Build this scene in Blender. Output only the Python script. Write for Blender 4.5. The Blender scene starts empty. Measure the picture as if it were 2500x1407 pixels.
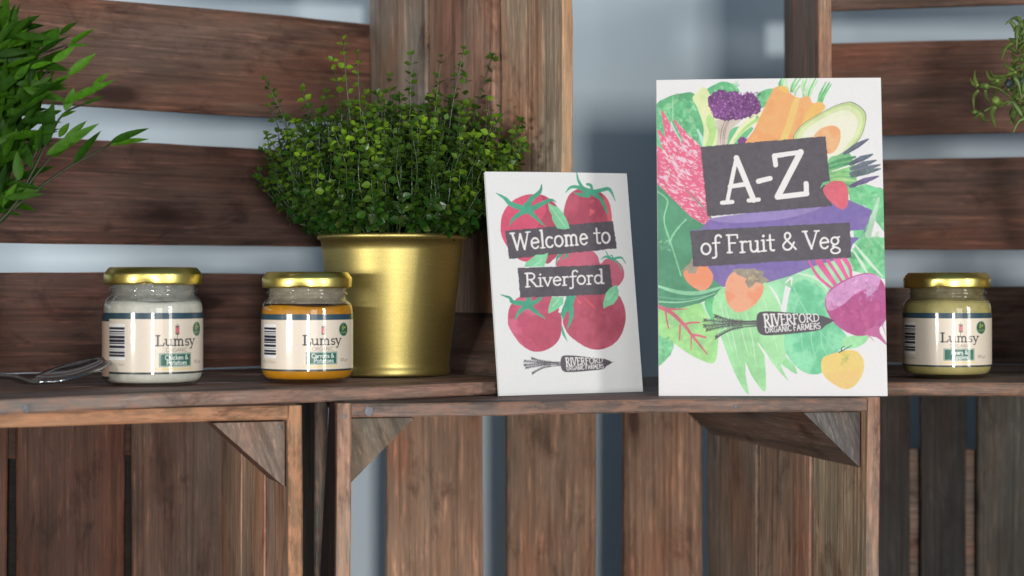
import bpy, bmesh, math, random
import numpy as np
from mathutils import Vector

random.seed(7)
C = bpy.context.scene
COL = C.collection
F = 4200.0                     # focal length in photo pixels (2500 wide)


def lin(r, g=None, b=None):
    if g is None:
        r, g, b = r
    def f(c):
        c /= 255.0
        return c / 12.92 if c <= 0.04045 else ((c + 0.055) / 1.055) ** 2.4
    return (f(r), f(g), f(b))


def V(*a):
    return Vector(a)


def at(u, v, y):
    """point of the place at distance y that the photo shows at pixel u, v"""
    return V((u - 1250) / F * y, y, (703.5 - v) / F * y)


# ------------------------------------------------------------------ camera
cam = bpy.data.cameras.new('camera')
cam_o = bpy.data.objects.new('camera', cam)
COL.objects.link(cam_o)
cam_o.rotation_euler = (math.pi / 2, 0, 0)
cam.sensor_width = 36
cam.lens = 36 * F / 2500
cam.clip_start = 0.05
cam.clip_end = 100
cam.dof.use_dof = True
cam.dof.focus_distance = 1.145
cam.dof.aperture_fstop = 6.6
C.camera = cam_o

# ------------------------------------------------------------------ light
w = bpy.data.worlds.new('World')
C.world = w
w.use_nodes = True
bg = w.node_tree.nodes['Background']
bg.inputs['Color'].default_value = (0.40, 0.69, 1.0, 1)
bg.inputs['Strength'].default_value = 0.18


def window_light(name, az, dist, sx, sz, z, watts, col=(1, 0.955, 0.90)):
    l = bpy.data.lights.new(name, 'AREA')
    l.shape = 'RECTANGLE'
    l.size, l.size_y = sx, sz
    l.energy = watts
    l.color = col
    o = bpy.data.objects.new(name, l)
    COL.objects.link(o)
    a = math.radians(az)
    c = V(0.05, 1.15, 0.02)
    p = V(c.x + dist * math.sin(a), c.y - dist * math.cos(a), z)
    o.location = p
    o.rotation_euler = (c - p).to_track_quat('-Z', 'Y').to_euler()
    return o


window_light('window_light', 6.8, 4.2, 0.38, 0.46, -0.04, 82)
window_light('window_light', 22.0, 4.2, 1.10, 1.3, 0.35, 18)
window_light('window_light', 48.0, 3.4, 0.45, 1.5, 0.40, 40)
window_light('window_light', -40.0, 4.0, 0.90, 0.34, 0.02, 84)
wash = bpy.data.lights.new('wall_wash', 'SPOT')  # added wash lamp, brightens the wall behind the upper left slats
wash.energy = 7
wash.spot_size = math.radians(34)
wash.spot_blend = .7
wash.shadow_soft_size = .06
wash.color = (1, .91, .80)
wash_o = bpy.data.objects.new('wall_wash', wash)
COL.objects.link(wash_o)
wash_o.location = (-.70, 1.05, 1.25)
wash_o.rotation_euler = (V(-.27, 1.43, .22) - V(-.70, 1.05, 1.25)).to_track_quat('-Z', 'Y').to_euler()

fill_l = bpy.data.lights.new('blue_fill', 'AREA')  # added blue fill from the left, tints the shaded wall behind the crates
fill_l.shape = 'RECTANGLE'
fill_l.size, fill_l.size_y = .5, 1.0
fill_l.energy = 8
fill_l.color = (.50, .76, 1)
fill_o = bpy.data.objects.new('blue_fill', fill_l)
COL.objects.link(fill_o)
fill_o.location = (-1.75, .98, .05)
fill_o.rotation_euler = (V(0.05, 1.50, 0) - V(-1.75, .98, .05)).to_track_quat('-Z', 'Y').to_euler()
C.view_settings.view_transform = 'Standard'
C.view_settings.look = 'None'
C.view_settings.exposure = 0.0
C.view_settings.gamma = 1.0
C.view_settings.use_curve_mapping = False
C.render.engine = 'CYCLES'
C.cycles.use_denoising = True
C.cycles.max_bounces = 10
C.cycles.transparent_max_bounces = 16
C.cycles.sample_clamp_indirect = 6


# ------------------------------------------------------------------ helpers
def tag(o, label=None, cat=None, group=None, kind=None):
    if label:
        o['label'] = label
    if cat:
        o['category'] = cat
    if group:
        o['group'] = group
    if kind:
        o['kind'] = kind
    return o


def thing(name, loc, label, cat, group=None):
    o = bpy.data.objects.new(name, None)
    o.empty_display_size = 0.02
    COL.objects.link(o)
    o.location = loc
    return tag(o, label, cat, group)


class MB:
    """collects faces with a grain coordinate per vertex, a colour and a wear value per face"""

    def __init__(self):
        self.v, self.f, self.g, self.t, self.w = [], [], [], [], []

    def add(self, verts, faces, grain=None, tint=(1, 1, 1), worn=0.0):
        n = len(self.v)
        self.v += [Vector(p) for p in verts]
        self.g += [tuple(p) for p in (grain if grain is not None else verts)]
        for i, fc in enumerate(faces):
            self.f.append([n + k for k in fc])
            self.t.append(tint[i] if isinstance(tint, list) else tint)
            self.w.append(worn[i] if isinstance(worn, list) else worn)

    def board(self, o, a, b, c, la, lb, lc, tint, ftint=None, fsides=(), worn=0.5, n=None, bev=0.0011):
        """plank: grain along a; fsides: which flats ('b0','b1','c0','c1','a0','a1') take ftint"""
        a, b, c = (Vector(x) for x in (a, b, c))
        n = n or max(4, int(la / 0.025))
        go = V(random.uniform(0, 50), random.uniform(0, 50), random.uniform(0, 50))
        vs, gs, fs, ts, ws = [], [], [], [], []
        ph = random.uniform(0, 6)
        for i in range(n + 1):
            s = la * i / n
            wob = 0.0005 * math.sin(ph + s * 17) + random.uniform(-.00018, .00018)
            wob2 = 0.0004 * math.sin(ph * 2 + s * 23)
            r = [bev * random.uniform(.55, 1.5) for _ in range(4)]
            prof = [(r[0], 0), (lb - r[1], 0), (lb, r[1]), (lb, lc - r[2]), (lb - r[2], lc), (r[3], lc), (0, lc - r[3]), (0, r[0])]
            for (pb, pc) in prof:
                pb += wob * (1 if pb > lb / 2 else -.6)
                pc += wob2
                vs.append(Vector(o) + a * s + b * pb + c * pc)
                gs.append(V(s, pb, pc) + go)
        key = ['c0', None, 'b1', None, 'c1', None, 'b0', None]
        for i in range(n):
            for k in range(8):
                fs.append([i * 8 + k, i * 8 + (k + 1) % 8, (i + 1) * 8 + (k + 1) % 8, (i + 1) * 8 + k])
                kk = key[k]
                if kk is None:
                    ts.append(ftint or tint)
                    ws.append(worn)
                elif kk in fsides:
                    ts.append(ftint or tint)
                    ws.append(0.34)
                else:
                    ts.append(tint)
                    ws.append(0.0)
        fs.append(list(range(7, -1, -1)))
        fs.append([n * 8 + k for k in range(8)])
        for kk in ('a0', 'a1'):
            ts.append((ftint or tint) if kk in fsides else tint)
            ws.append(0.1)
        self.add(vs, fs, gs, ts, ws)

    def hexa(self, p, tint, side_tint=None, worn=0.0):
        """8 corners: 0-3 one face, 4-7 the opposite face"""
        go = V(random.uniform(0, 50), random.uniform(0, 50), random.uniform(0, 50))
        fs = [(0, 1, 2, 3), (7, 6, 5, 4), (0, 4, 5, 1), (1, 5, 6, 2), (2, 6, 7, 3), (3, 7, 4, 0)]
        g = [V(q[2], q[1], q[0]) + go for q in p]
        self.add(p, fs, g, [tint, tint] + [side_tint or tint] * 4, worn)

    def tube(self, pts, rad, n=6, tint=(1, 1, 1), cap=True):
        pts = [Vector(p) for p in pts]
        base = len(pts)
        vs, fs = [], []
        up = V(0.31, 0.17, 0.93)
        for i, p in enumerate(pts):
            d = (pts[min(i + 1, base - 1)] - pts[max(i - 1, 0)])
            if d.length < 1e-9:
                d = V(0, 0, 1)
            d.normalize()
            x = d.cross(up)
            if x.length < .05:
                x = d.cross(V(1, 0, 0))
            x.normalize()
            y = d.cross(x)
            r = rad[i] if isinstance(rad, (list, tuple)) else rad
            for k in range(n):
                t = 2 * math.pi * k / n
                vs.append(p + x * (r * math.cos(t)) + y * (r * math.sin(t)))
        for i in range(base - 1):
            for k in range(n):
                fs.append([i * n + k, i * n + (k + 1) % n, (i + 1) * n + (k + 1) % n, (i + 1) * n + k])
        if cap:
            fs.append(list(range(n - 1, -1, -1)))
            fs.append([(base - 1) * n + k for k in range(n)])
        self.add(vs, fs, tint=tint)

    def lathe(self, prof, n=64, tint=(1, 1, 1), centre=(0, 0, 0), mod=None, close=False):
        c = Vector(centre)
        vs, fs = [], []
        m = len(prof)
        for i in range(n):
            a = 2 * math.pi * i / n
            for j, (r, z) in enumerate(prof):
                if mod:
                    r, z = mod(a, r, z, j)
                vs.append(c + V(r * math.cos(a), r * math.sin(a), z))
        for i in range(n):
            i2 = (i + 1) % n
            for j in range(m - 1 if not close else m):
                j2 = (j + 1) % m
                fs.append([i * m + j, i2 * m + j, i2 * m + j2, i * m + j2])
        self.add(vs, fs, tint=tint)

    def build(self, name, mat, parent=None, smooth=False, recalc=True):
        off = parent.location if parent is not None else V(0, 0, 0)
        if parent is not None and parent.parent is not None:
            off = off + parent.parent.location
        me = bpy.data.meshes.new(name)
        me.from_pydata([tuple(p - off) for p in self.v], [], self.f)
        if recalc:
            bm = bmesh.new()
            bm.from_mesh(me)
            bmesh.ops.recalc_face_normals(bm, faces=bm.faces)
            bm.to_mesh(me)
            bm.free()
        at_ = me.attributes.new('grain', 'FLOAT_VECTOR', 'POINT')
        at_.data.foreach_set('vector', np.array(self.g, dtype=np.float32).ravel())
        t = np.ones((len(self.t), 4), dtype=np.float32)
        t[:, :3] = np.array(self.t, dtype=np.float32)
        at_ = me.attributes.new('tint', 'FLOAT_COLOR', 'FACE')
        at_.data.foreach_set('color', t.ravel())
        at_ = me.attributes.new('worn', 'FLOAT', 'FACE')
        at_.data.foreach_set('value', np.array(self.w, dtype=np.float32))
        if smooth:
            me.polygons.foreach_set('use_smooth', [True] * len(me.polygons))
        me.materials.append(mat)
        o = bpy.data.objects.new(name, me)
        COL.objects.link(o)
        if parent is not None:
            o.parent = parent
        return o


# ------------------------------------------------------------------ materials
class NT:
    def __init__(self, name):
        self.m = bpy.data.materials.new(name)
        self.m.use_nodes = True
        self.t = self.m.node_tree
        self.p = self.t.nodes['Principled BSDF']
        self.out = self.t.nodes['Material Output']

    def n(self, typ, **kw):
        x = self.t.nodes.new(typ)
        for k, v in kw.items():
            setattr(x, k, v)
        return x

    def l(self, a, b):
        self.t.links.new(a, b)

    def attr(self, name):
        return self.n('ShaderNodeAttribute', attribute_name=name)

    def noise(self, vec, scale=(1, 1, 1), detail=4, rough=.6, dist=0.0):
        mp = self.n('ShaderNodeMapping')
        mp.inputs['Scale'].default_value = scale
        self.l(vec, mp.inputs['Vector'])
        x = self.n('ShaderNodeTexNoise')
        x.inputs['Scale'].default_value = 1
        x.inputs['Detail'].default_value = detail
        x.inputs['Roughness'].default_value = rough
        x.inputs['Distortion'].default_value = dist
        self.l(mp.outputs[0], x.inputs['Vector'])
        return x.outputs['Fac']

    def rng(self, fac, a, b, c, d):
        x = self.n('ShaderNodeMapRange')
        x.inputs[1].default_value, x.inputs[2].default_value = a, b
        x.inputs[3].default_value, x.inputs[4].default_value = c, d
        self.l(fac, x.inputs[0])
        return x.outputs[0]

    def math(self, op, a, b):
        x = self.n('ShaderNodeMath', operation=op)
        for i, q in enumerate((a, b)):
            if isinstance(q, (int, float)):
                x.inputs[i].default_value = q
            else:
                self.l(q, x.inputs[i])
        return x.outputs[0]

    def mix(self, fac, a, b, mode='MIX'):
        x = self.n('ShaderNodeMix', data_type='RGBA', blend_type=mode)
        for s, q in ((x.inputs[0], fac), (x.inputs[6], a), (x.inputs[7], b)):
            if isinstance(q, (int, float)):
                s.default_value = q
            elif isinstance(q, tuple):
                s.default_value = (*q, 1)
            else:
                self.l(q, s)
        return x.outputs[2]

    def grey(self, val):
        x = self.n('ShaderNodeCombineColor')
        for i in range(3):
            self.l(val, x.inputs[i])
        return x.outputs[0]


def wood_material():
    k = NT('stained_wood')
    g = k.attr('grain').outputs['Vector']
    tint = k.attr('tint').outputs['Color']
    worn = k.attr('worn').outputs['Fac']
    fib = k.noise(g, (22, 430, 430), 6, .72)
    band = k.noise(g, (3.2, 75, 75), 5, .6, .5)
    ring = k.noise(g, (4.5, 270, 60), 3, .5, .3)
    blot = k.noise(g, (9, 26, 26), 5, .62)
    stain = k.noise(g + V(0, 0, 0) if False else g, (16, 34, 30), 6, .68, .6)
    redn = k.noise(g, (5, 19, 23), 4, .6, .3)
    v = k.rng(band, .3, .7, .86, 1.15)
    v = k.math('MULTIPLY', v, k.rng(fib, .28, .72, .66, 1.36))
    v = k.math('MULTIPLY', v, k.rng(ring, .36, .50, .68, 1.06))
    v = k.math('MULTIPLY', v, k.rng(blot, .3, .7, .70, 1.27))
    c = k.mix(1.0, k.mix(1.0, tint, (1.0, .98, .94), 'MULTIPLY'), k.grey(v), 'MULTIPLY')
    # reddish stain where the coat took more, greyed where it wore off
    red = k.mix(1.0, c, (1.24, .80, .66), 'MULTIPLY')
    c = k.mix(k.rng(redn, .52, .70, 0, .7), c, red)
    gry = k.mix(1.0, c, (.86, 1.02, 1.12), 'MULTIPLY')
    c = k.mix(k.rng(redn, .54, .34, 0, 1.0), c, gry)
    drk = k.mix(1.0, c, (.42, .36, .36), 'MULTIPLY')
    c = k.mix(k.rng(stain, .54, .66, 0, .85), c, drk)
    scr = k.noise(g, (26, 300, 300), 2, .5)
    sp = k.noise(g, (60, 700, 700), 2, .5)
    lite = k.mix(1.0, c, (1.9, 1.75, 1.7), 'MULTIPLY')
    c = k.mix(k.rng(scr, .60, .70, 0, .65), c, lite)
    c = k.mix(k.rng(sp, .62, .72, 0, .6), c, lite)
    # knots: rare dark cores with a halo
    mpk = k.n('ShaderNodeMapping')
    mpk.inputs['Scale'].default_value = (6.5, 19, 19)
    k.l(g, mpk.inputs['Vector'])
    vo = k.n('ShaderNodeTexVoronoi')
    vo.inputs['Scale'].default_value = 1
    k.l(mpk.outputs[0], vo.inputs['Vector'])
    kd = k.math('ADD', vo.outputs['Distance'], k.math('MULTIPLY', k.math('SUBTRACT', blot, .5), .25))
    c = k.mix(k.rng(kd, .24, .13, 0, .55), c, drk)
    c = k.mix(k.rng(kd, .13, .08, 0, .9), c, k.mix(1.0, tint, (.22, .16, .14), 'MULTIPLY'))
    wn = k.noise(g, (45, 170, 170), 5, .75)
    wf = k.math('MULTIPLY', worn, k.rng(wn, .46, .58, 0.0, 1.7))
    wf = k.math('MINIMUM', wf, 1.0)
    raw = k.mix(.40, k.mix(1.0, tint, (1.75, 1.6, 1.5), 'MULTIPLY'), lin(158, 108, 78))
    c = k.mix(wf, c, raw)
    k.l(c, k.p.inputs['Base Color'])
    k.l(k.rng(fib, .2, .8, .5, .78), k.p.inputs['Roughness'])
    k.p.inputs['Specular IOR Level'].default_value = .3
    b = k.n('ShaderNodeBump')
    b.inputs['Strength'].default_value = .7
    b.inputs['Distance'].default_value = .0011
    k.l(k.math('ADD', k.math('MULTIPLY', ring, .7), fib), b.inputs['Height'])
    k.l(b.outputs[0], k.p.inputs['Normal'])
    return k.m


def plain(name, col, rough=.5, metal=0.0, mott=0.0, scale=60, spec=.5):
    k = NT(name)
    tc = k.n('ShaderNodeTexCoord').outputs['Object']
    nz = k.noise(tc, (scale,) * 3, 5, .6)
    c = k.mix(1.0, col, k.grey(k.rng(nz, .25, .75, 1 - mott, 1 + mott)), 'MULTIPLY')
    k.l(c, k.p.inputs['Base Color'])
    k.p.inputs['Roughness'].default_value = rough
    k.p.inputs['Metallic'].default_value = metal
    k.p.inputs['Specular IOR Level'].default_value = spec
    return k.m


def film(name, col):
    k = NT(name)
    tc = k.n('ShaderNodeTexCoord').outputs['Object']
    nz = k.noise(tc, (120, 120, 260), 5, .65)
    k.p.inputs['Base Color'].default_value = (*col, 1)
    k.p.inputs['Roughness'].default_value = .5
    tr = k.n('ShaderNodeBsdfTransparent')
    mx = k.n('ShaderNodeMixShader')
    k.l(k.rng(nz, .3, .7, .16, .62), mx.inputs[0])
    k.l(tr.outputs[0], mx.inputs[1])
    k.l(k.p.outputs[0], mx.inputs[2])
    k.l(mx.outputs[0], k.out.inputs['Surface'])
    return k.m


def brushed_gold():
    k = NT('brushed_gold')
    tc = k.n('ShaderNodeTexCoord').outputs['Object']
    st = k.noise(tc, (50, 50, 1500), 4, .7)
    gr = k.noise(tc, (900, 900, 900), 2, .6)
    bl = k.noise(tc, (30, 30, 30), 3, .5)
    c = k.mix(k.rng(st, .3, .7, 0, 1), (.50, .415, .145), (.58, .485, .18))
    c = k.mix(1.0, c, k.grey(k.rng(gr, .3, .7, .9, 1.1)), 'MULTIPLY')
    k.l(c, k.p.inputs['Base Color'])
    k.p.inputs['Metallic'].default_value = 1
    k.p.inputs['Roughness'].default_value = .47
    b = k.n('ShaderNodeBump')
    b.inputs['Strength'].default_value = .05
    b.inputs['Distance'].default_value = .0002
    k.l(st, b.inputs['Height'])
    k.l(b.outputs[0], k.p.inputs['Normal'])
    return k.m


def leaf_material(name, rough=.32, trans=.25, spec=.5):
    k = NT(name)
    tint = k.attr('tint').outputs['Color']
    tc = k.n('ShaderNodeTexCoord').outputs['Object']
    nz = k.noise(tc, (260,) * 3, 3, .6)
    c = k.mix(1.0, tint, k.grey(k.rng(nz, .3, .7, .75, 1.25)), 'MULTIPLY')
    k.l(c, k.p.inputs['Base Color'])
    k.l(k.rng(nz, .3, .7, rough - .07, rough + .1), k.p.inputs['Roughness'])
    k.p.inputs['Specular IOR Level'].default_value = spec
    tr = k.n('ShaderNodeBsdfTranslucent')
    k.l(k.mix(1.0, c, (1.2, 1.3, .5), 'MULTIPLY'), tr.inputs['Color'])
    mx = k.n('ShaderNodeMixShader')
    mx.inputs[0].default_value = trans
    k.l(k.p.outputs[0], mx.inputs[1])
    k.l(tr.outputs[0], mx.inputs[2])
    k.l(mx.outputs[0], k.out.inputs['Surface'])
    return k.m


def glass_material():
    k = NT('jar_glass')
    tr = k.n('ShaderNodeBsdfTransparent')
    tr.inputs['Color'].default_value = (.93, .955, .95, 1)
    gl = k.n('ShaderNodeBsdfGlossy')
    gl.inputs['Roughness'].default_value = .04
    tc = k.n('ShaderNodeTexCoord').outputs['Object']
    b = k.n('ShaderNodeBump')
    b.inputs['Strength'].default_value = .10
    b.inputs['Distance'].default_value = .002
    k.l(k.noise(tc, (45, 45, 30), 2, .5), b.inputs['Height'])
    k.l(b.outputs[0], gl.inputs['Normal'])
    lw = k.n('ShaderNodeLayerWeight')
    lw.inputs['Blend'].default_value = .5
    k.l(b.outputs[0], lw.inputs['Normal'])
    fr = k.math('MULTIPLY_ADD', k.math('POWER', lw.outputs['Facing'], 4.0), .62)
    fr.node.inputs[2].default_value = .075
    mx = k.n('ShaderNodeMixShader')
    k.l(fr, mx.inputs[0])
    k.l(tr.outputs[0], mx.inputs[1])
    k.l(gl.outputs[0], mx.inputs[2])
    k.l(mx.outputs[0], k.out.inputs['Surface'])
    return k.m


def print_material(name, rough, coat=0.0):
    k = NT(name)
    c = k.attr('ink').outputs['Color']
    tc = k.n('ShaderNodeTexCoord').outputs['Object']
    nz = k.noise(tc, (900,) * 3, 3, .6)
    k.l(k.mix(1.0, c, k.grey(k.rng(nz, .3, .7, .97, 1.03)), 'MULTIPLY'), k.p.inputs['Base Color'])
    k.p.inputs['Roughness'].default_value = rough
    k.p.inputs['Specular IOR Level'].default_value = .35
    k.p.inputs['Coat Weight'].default_value = coat
    k.p.inputs['Coat Roughness'].default_value = .06
    return k.m


WOOD = wood_material()
GOLD_POT = brushed_gold()
GOLD_LID = plain('gold_lid_metal', (.82, .69, .21), .34, 1.0, .05, 200)
LEAF = leaf_material('boxwood_leaf', .34, .25, .42)
BAMBOO = leaf_material('lance_leaf', .50, .22, .22)
CURLY = leaf_material('curly_leaf', .45, .25)
GLASS = glass_material()
PAPER = print_material('uncoated_print', .62)
LABEL = print_material('label_print', .4, .55)
PAGES = plain('white_pages', (.78, .78, .77), .7, 0, .04, 300)
STEEL = plain('spoon_steel', (.40, .41, .42), .15, 1.0, .03, 80)
NAIL = plain('nail_metal', (.15, .16, .18), .65, .2, .35, 600)
SOIL = plain('moss_filling', (.012, .018, .008), .9, 0, .5, 300)
BERRY = plain('blue_grey_berry', (.06, .09, .09), .55, 0, .3, 200)


# ------------------------------------------------------------------ setting
def slab(name, lo, hi, mat):
    mb = MB()
    (x0, y0, z0), (x1, y1, z1) = lo, hi
    p = [V(x0, y0, z0), V(x1, y0, z0), V(x1, y1, z0), V(x0, y1, z0), V(x0, y0, z1), V(x1, y0, z1), V(x1, y1, z1), V(x0, y1, z1)]
    mb.hexa(p, (1, 1, 1))
    o = mb.build(name, mat)
    tag(o, kind='structure')
    return o


wall = slab('wall', (-3.5, 0, -0.572), (3.5, .1, 2.2), plain('painted_wall', (.58, .68, .75), .75, 0, .04, 9, .2))
wall.location = (0, 1.515, 0)
wall.rotation_euler = (0, 0, math.radians(8))
slab('floor', (-3.5, -3.6, -0.62), (3.5, 2.6, -0.573), plain('dull_floor', (.20, .18, .165), .6, 0, .15, 9, .3))

# ------------------------------------------------------------------ crates
ZT = -0.0714
T = 0.0088


def vary(c, s=.09):
    m = 1 + random.uniform(-s, s)
    return tuple(x * m * (1 + random.uniform(-.03, .03)) for x in c)


class Crate:
    def __init__(self, o, e1, e2, W, H, D, label, base=None):
        self.o, self.e1, self.e2 = V(*o), V(*e1, 0).normalized(), V(*e2, 0).normalized()
        self.W, self.H, self.D = W, H, D
        self.e3 = V(0, 0, 1)
        mid = self.o + self.e1 * W / 2 + self.e2 * D / 2
        self.t = thing('wooden_crate', mid, label, 'crate', 'stacked wooden crates')

    def P(self, a, d, z):
        return self.o + self.e1 * a + self.e2 * d + self.e3 * z

    def a_at(self, u, d):
        r = (u - 1250) / F
        p = self.o + self.e2 * d
        return (r * p.y - p.x) / (self.e1.x - r * self.e1.y)

    def flat(self, name, z, ranges, tint, rim, a0=None, a1=None):
        mb = MB()
        for i, (d0, d1) in enumerate(ranges):
            s0, s1 = (T if a0 is None else a0), (self.W - T if a1 is None else a1)
            mb.board(self.P(s0 + .0004, d0, z + .0002), self.e1, self.e2, self.e3, s1 - s0 - .0008, d1 - d0, T - .0004, vary(tint),
                     rim if d0 < .004 else None, ('b0',) if d0 < .004 else (), .55)
        return mb.build(name, WOOD, self.t)

    def side(self, name, a, ranges, tint, rim, fs=('b0',)):
        mb = MB()
        tints = tint if isinstance(tint, list) else [tint] * len(ranges)
        for (d0, d1), tint in zip(ranges, tints):
            mb.board(self.P(a, d0, 0), self.e3, self.e2, self.e1, self.H, d1 - d0, T, vary(tint), rim if d0 < .004 else tuple(x * 1.1 for x in tint),
                     fs if d0 < .004 else ('b0',), .6 if d0 < .004 else .25)
        return mb.build(name, WOOD, self.t)

    def back_h(self, zs, tints, a0=0, a1=None):
        mb = MB()
        for i, (z0, z1) in enumerate(zs):
            mb.board(self.P(a0, self.D, z0), self.e1, self.e3, self.e2, (a1 or self.W) - a0, z1 - z0, T, tints[i % len(tints)], worn=.4)
        return mb.build('back_panel', WOOD, self.t)

    def back_v(self, xs, tints, z1=None):
        mb = MB()
        for i, (a0, a1) in enumerate(xs):
            mb.board(self.P(a0, self.D, 0.004), self.e3, self.e1, self.e2, (z1 or self.H) - .008, a1 - a0, T, tints[i % len(tints)], worn=.3)
        return mb.build('back_panel', WOOD, self.t)

    def brace(self, a, z, la, lz, d0, d1, face, under):
        """triangular corner block: right angle at (a, z), legs la along the front and lz upright"""
        mb = MB()
        pts = [(a, z), (a + la, z), (a, z + lz)]
        vs, gs, fs, ts = [], [], [], []
        go = V(random.uniform(0, 50), random.uniform(0, 50), random.uniform(0, 50))
        ns = 5
        for i in range(ns + 1):
            d = d0 + (d1 - d0) * i / ns
            for k, (pa, pz) in enumerate(pts):
                j = random.uniform(-.0003, .0003) if 0 < i else 0
                vs.append(self.P(pa + j, d, pz + j))
                gs.append(V(d * 1.0, pa - a, pz - z) + go)
        for i in range(ns):
            for k in range(3):
                fs.append([i * 3 + k, i * 3 + (k + 1) % 3, i * 3 + 3 + (k + 1) % 3, i * 3 + 3 + k])
                ts.append(under)
        # the sawn end: its own vertices so the growth rings run across it
        n = len(vs)
        vs += vs[:3]
        gs += [V(q.z * 1.0, q.y * .9 + q.z * .4, q.y) + V(9, 0, 0) for q in gs[:3]]
        fs.append([n, n + 1, n + 2])
        ts.append(face)
        fs.append([ns * 3 + 2, ns * 3 + 1, ns * 3])
        ts.append(under)
        mb.add(vs, fs, gs, ts, 0.0)
        return mb.build('corner_brace', WOOD, self.t)

    def nail(self, a, d, z, r=.0016):
        mb = MB()
        p = self.P(a, d, z)
        n = self.e2 * -1
        x, y = self.e1, self.e3
        vs = [p + n * .0006]
        for k in range(9):
            t = 2 * math.pi * k / 9
            vs.append(p + (x * math.cos(t) + y * math.sin(t)) * r * random.uniform(.75, 1.2) + n * .0003)
        for k in range(9):
            vs.append(vs[1 + k] - n * .001)
        fs = [[0, 1 + k, 1 + (k + 1) % 9] for k in range(9)] + [[1 + k, 10 + k, 10 + (k + 1) % 9, 1 + (k + 1) % 9] for k in range(9)]
        mb.add(vs, fs)
        return mb.build('nail', NAIL, self.t)


# upper left: gold pot and two jars stand in it
a = math.radians(33)
e1, e2 = (math.cos(a), math.sin(a)), (-math.sin(a), math.cos(a))
W = .50
UL = Crate((.0422 - W * e1[0], 1.1825 - W * e1[1], ZT), e1, e2, W, .352, .28,
           'upper wooden crate with wide red-brown back slats, holding the gold pot and two jars')
D3 = [(0, .0796), (.088, .1812), (.187, .279)]
zb = lambda z: z - ZT
UL.back_h([(T + .0006, zb(.0113)), (zb(.033), zb(.1104)), (zb(.1356), zb(.2168)), (zb(.240), .3435)],
          [lin(94, 68, 61), lin(93, 67, 59), lin(110, 83, 72), lin(104, 78, 68)], 0.001, W - .001)
UL.side('side_panel', W - T, D3, [lin(146, 127, 110), lin(140, 114, 100), lin(162, 141, 126)], lin(158, 132, 106), ('b0',))
UL.side('side_panel', 0, D3, lin(104, 80, 70), lin(140, 115, 95))
UL.flat('bottom_panel', 0, [(0, .092), (.0945, .186), (.189, .279)], lin(150, 130, 123), lin(122, 106, 99))
UL.flat('top_panel', .352 - T, [(0, .085), (.098, .18), (.19, .279)], lin(105, 80, 70), lin(140, 115, 95))
UL.brace(W - T - .0004, T + .0004, -.0245, .044, .012, .27, lin(92, 80, 76), lin(78, 66, 62))
UL.nail(UL.a_at(62, 0), -.0004, .0032, .0022)

# upper right: the olive jar stands in it
UR = Crate((.207, 1.163, ZT), (.978, -.208), (.076, .997), .50, .352, .28,
           'upper wooden crate behind the large booklet, with blurred brown slats, holding the olive jar')
UR.back_h([(T + .0006, zb(.001)), (zb(.0316), zb(.1064)), (zb(.1269), zb(.2037)), (zb(.2316), .3435)],
          [lin(96, 74, 64), lin(100, 73, 63), lin(112, 80, 68), lin(118, 92, 80)], 0.001, .499)
UR.side('side_panel', 0, [(0, .088), (.092, .182), (.186, .279)], lin(98, 76, 64), lin(128, 106, 90))
UR.side('side_panel', .50 - T, [(0, .088), (.092, .182), (.186, .279)], lin(98, 76, 64), lin(128, 106, 90))
UR.flat('bottom_panel', 0, [(0, .09), (.094, .186), (.19, .279)], lin(112, 98, 92), lin(112, 92, 82))
UR.flat('top_panel', .352 - T, [(0, .085), (.098, .18), (.19, .279)], lin(105, 80, 70), lin(140, 115, 95))

# lower middle: both booklets stand on it
LM = Crate((-.1083, 1.0634, ZT - .50), (.9857, .1684), (-.2588, .9659), .354, .50, .285,
           'lower wooden crate with both booklets standing on top, grey rim and triangular corner blocks')
xs = [(LM.a_at(u0, LM.D), LM.a_at(u1, LM.D)) for u0, u1 in ((945, 1180), (1240, 1455), (1525, 1716))]
LM.back_v(xs, [lin(150, 117, 97), lin(147, 114, 94), lin(144, 111, 92)])
LM.side('side_panel', .354 - T, [(0, .083), (.089, .178), (.184, .284)], [lin(140, 122, 104), lin(132, 105, 92), lin(112, 101, 92)], lin(128, 110, 99))
mb = MB()
mb.board(LM.P(0, 0, 0), LM.e3, LM.e2, LM.e1, .50, .012, T, lin(120, 98, 88), lin(136, 117, 104), ('b0',), .6)
top, bot = .033, .200
q = lambda a_, d_, z_: LM.P(a_, d_, z_)
mb.hexa([q(.0005, .0125, .499), q(.0005, top, .499), q(.0005, bot, 0.002), q(.0005, .0125, 0.002),
         q(T - .001, .0125, .499), q(T - .001, top, .499), q(T - .001, bot, 0.002), q(T - .001, .0125, 0.002)], lin(96, 82, 80), lin(58, 30, 36))
mb.board(LM.P(.0004, .205, 0), LM.e3, LM.e2, LM.e1, .33, .079, T, lin(104, 94, 86), lin(104, 94, 86), ('b0',), .4)
mb.board(LM.P(.0004, .094, .335), LM.e3, LM.e2, LM.e1, .164, .19, T, lin(104, 94, 86), lin(104, 94, 86), ('b0',), .4)
mb.build('side_panel', WOOD, LM.t)
LM.flat('top_panel', .50 - T, [(0, .09), (.0935, .186), (.19, .284)], lin(122, 110, 106), lin(106, 90, 84))
LM.flat('bottom_panel', 0, [(0, .085), (.098, .18), (.19, .284)], lin(105, 80, 70), lin(140, 115, 95))
LM.brace(T + .0008, .50 - T - .0012, .0402, -.0405, .008, .05, lin(104, 92, 80), lin(84, 70, 60))
LM.brace(.354 - T - .0012, .50 - T - .0012, -.0385, -.0365, .009, .27, lin(92, 86, 84), lin(92, 76, 68))
LM.nail(LM.a_at(900, 0), -.0004, .4950, .0030)
LM.nail(LM.a_at(1796, 0), -.0004, .4952, .0010)
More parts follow.
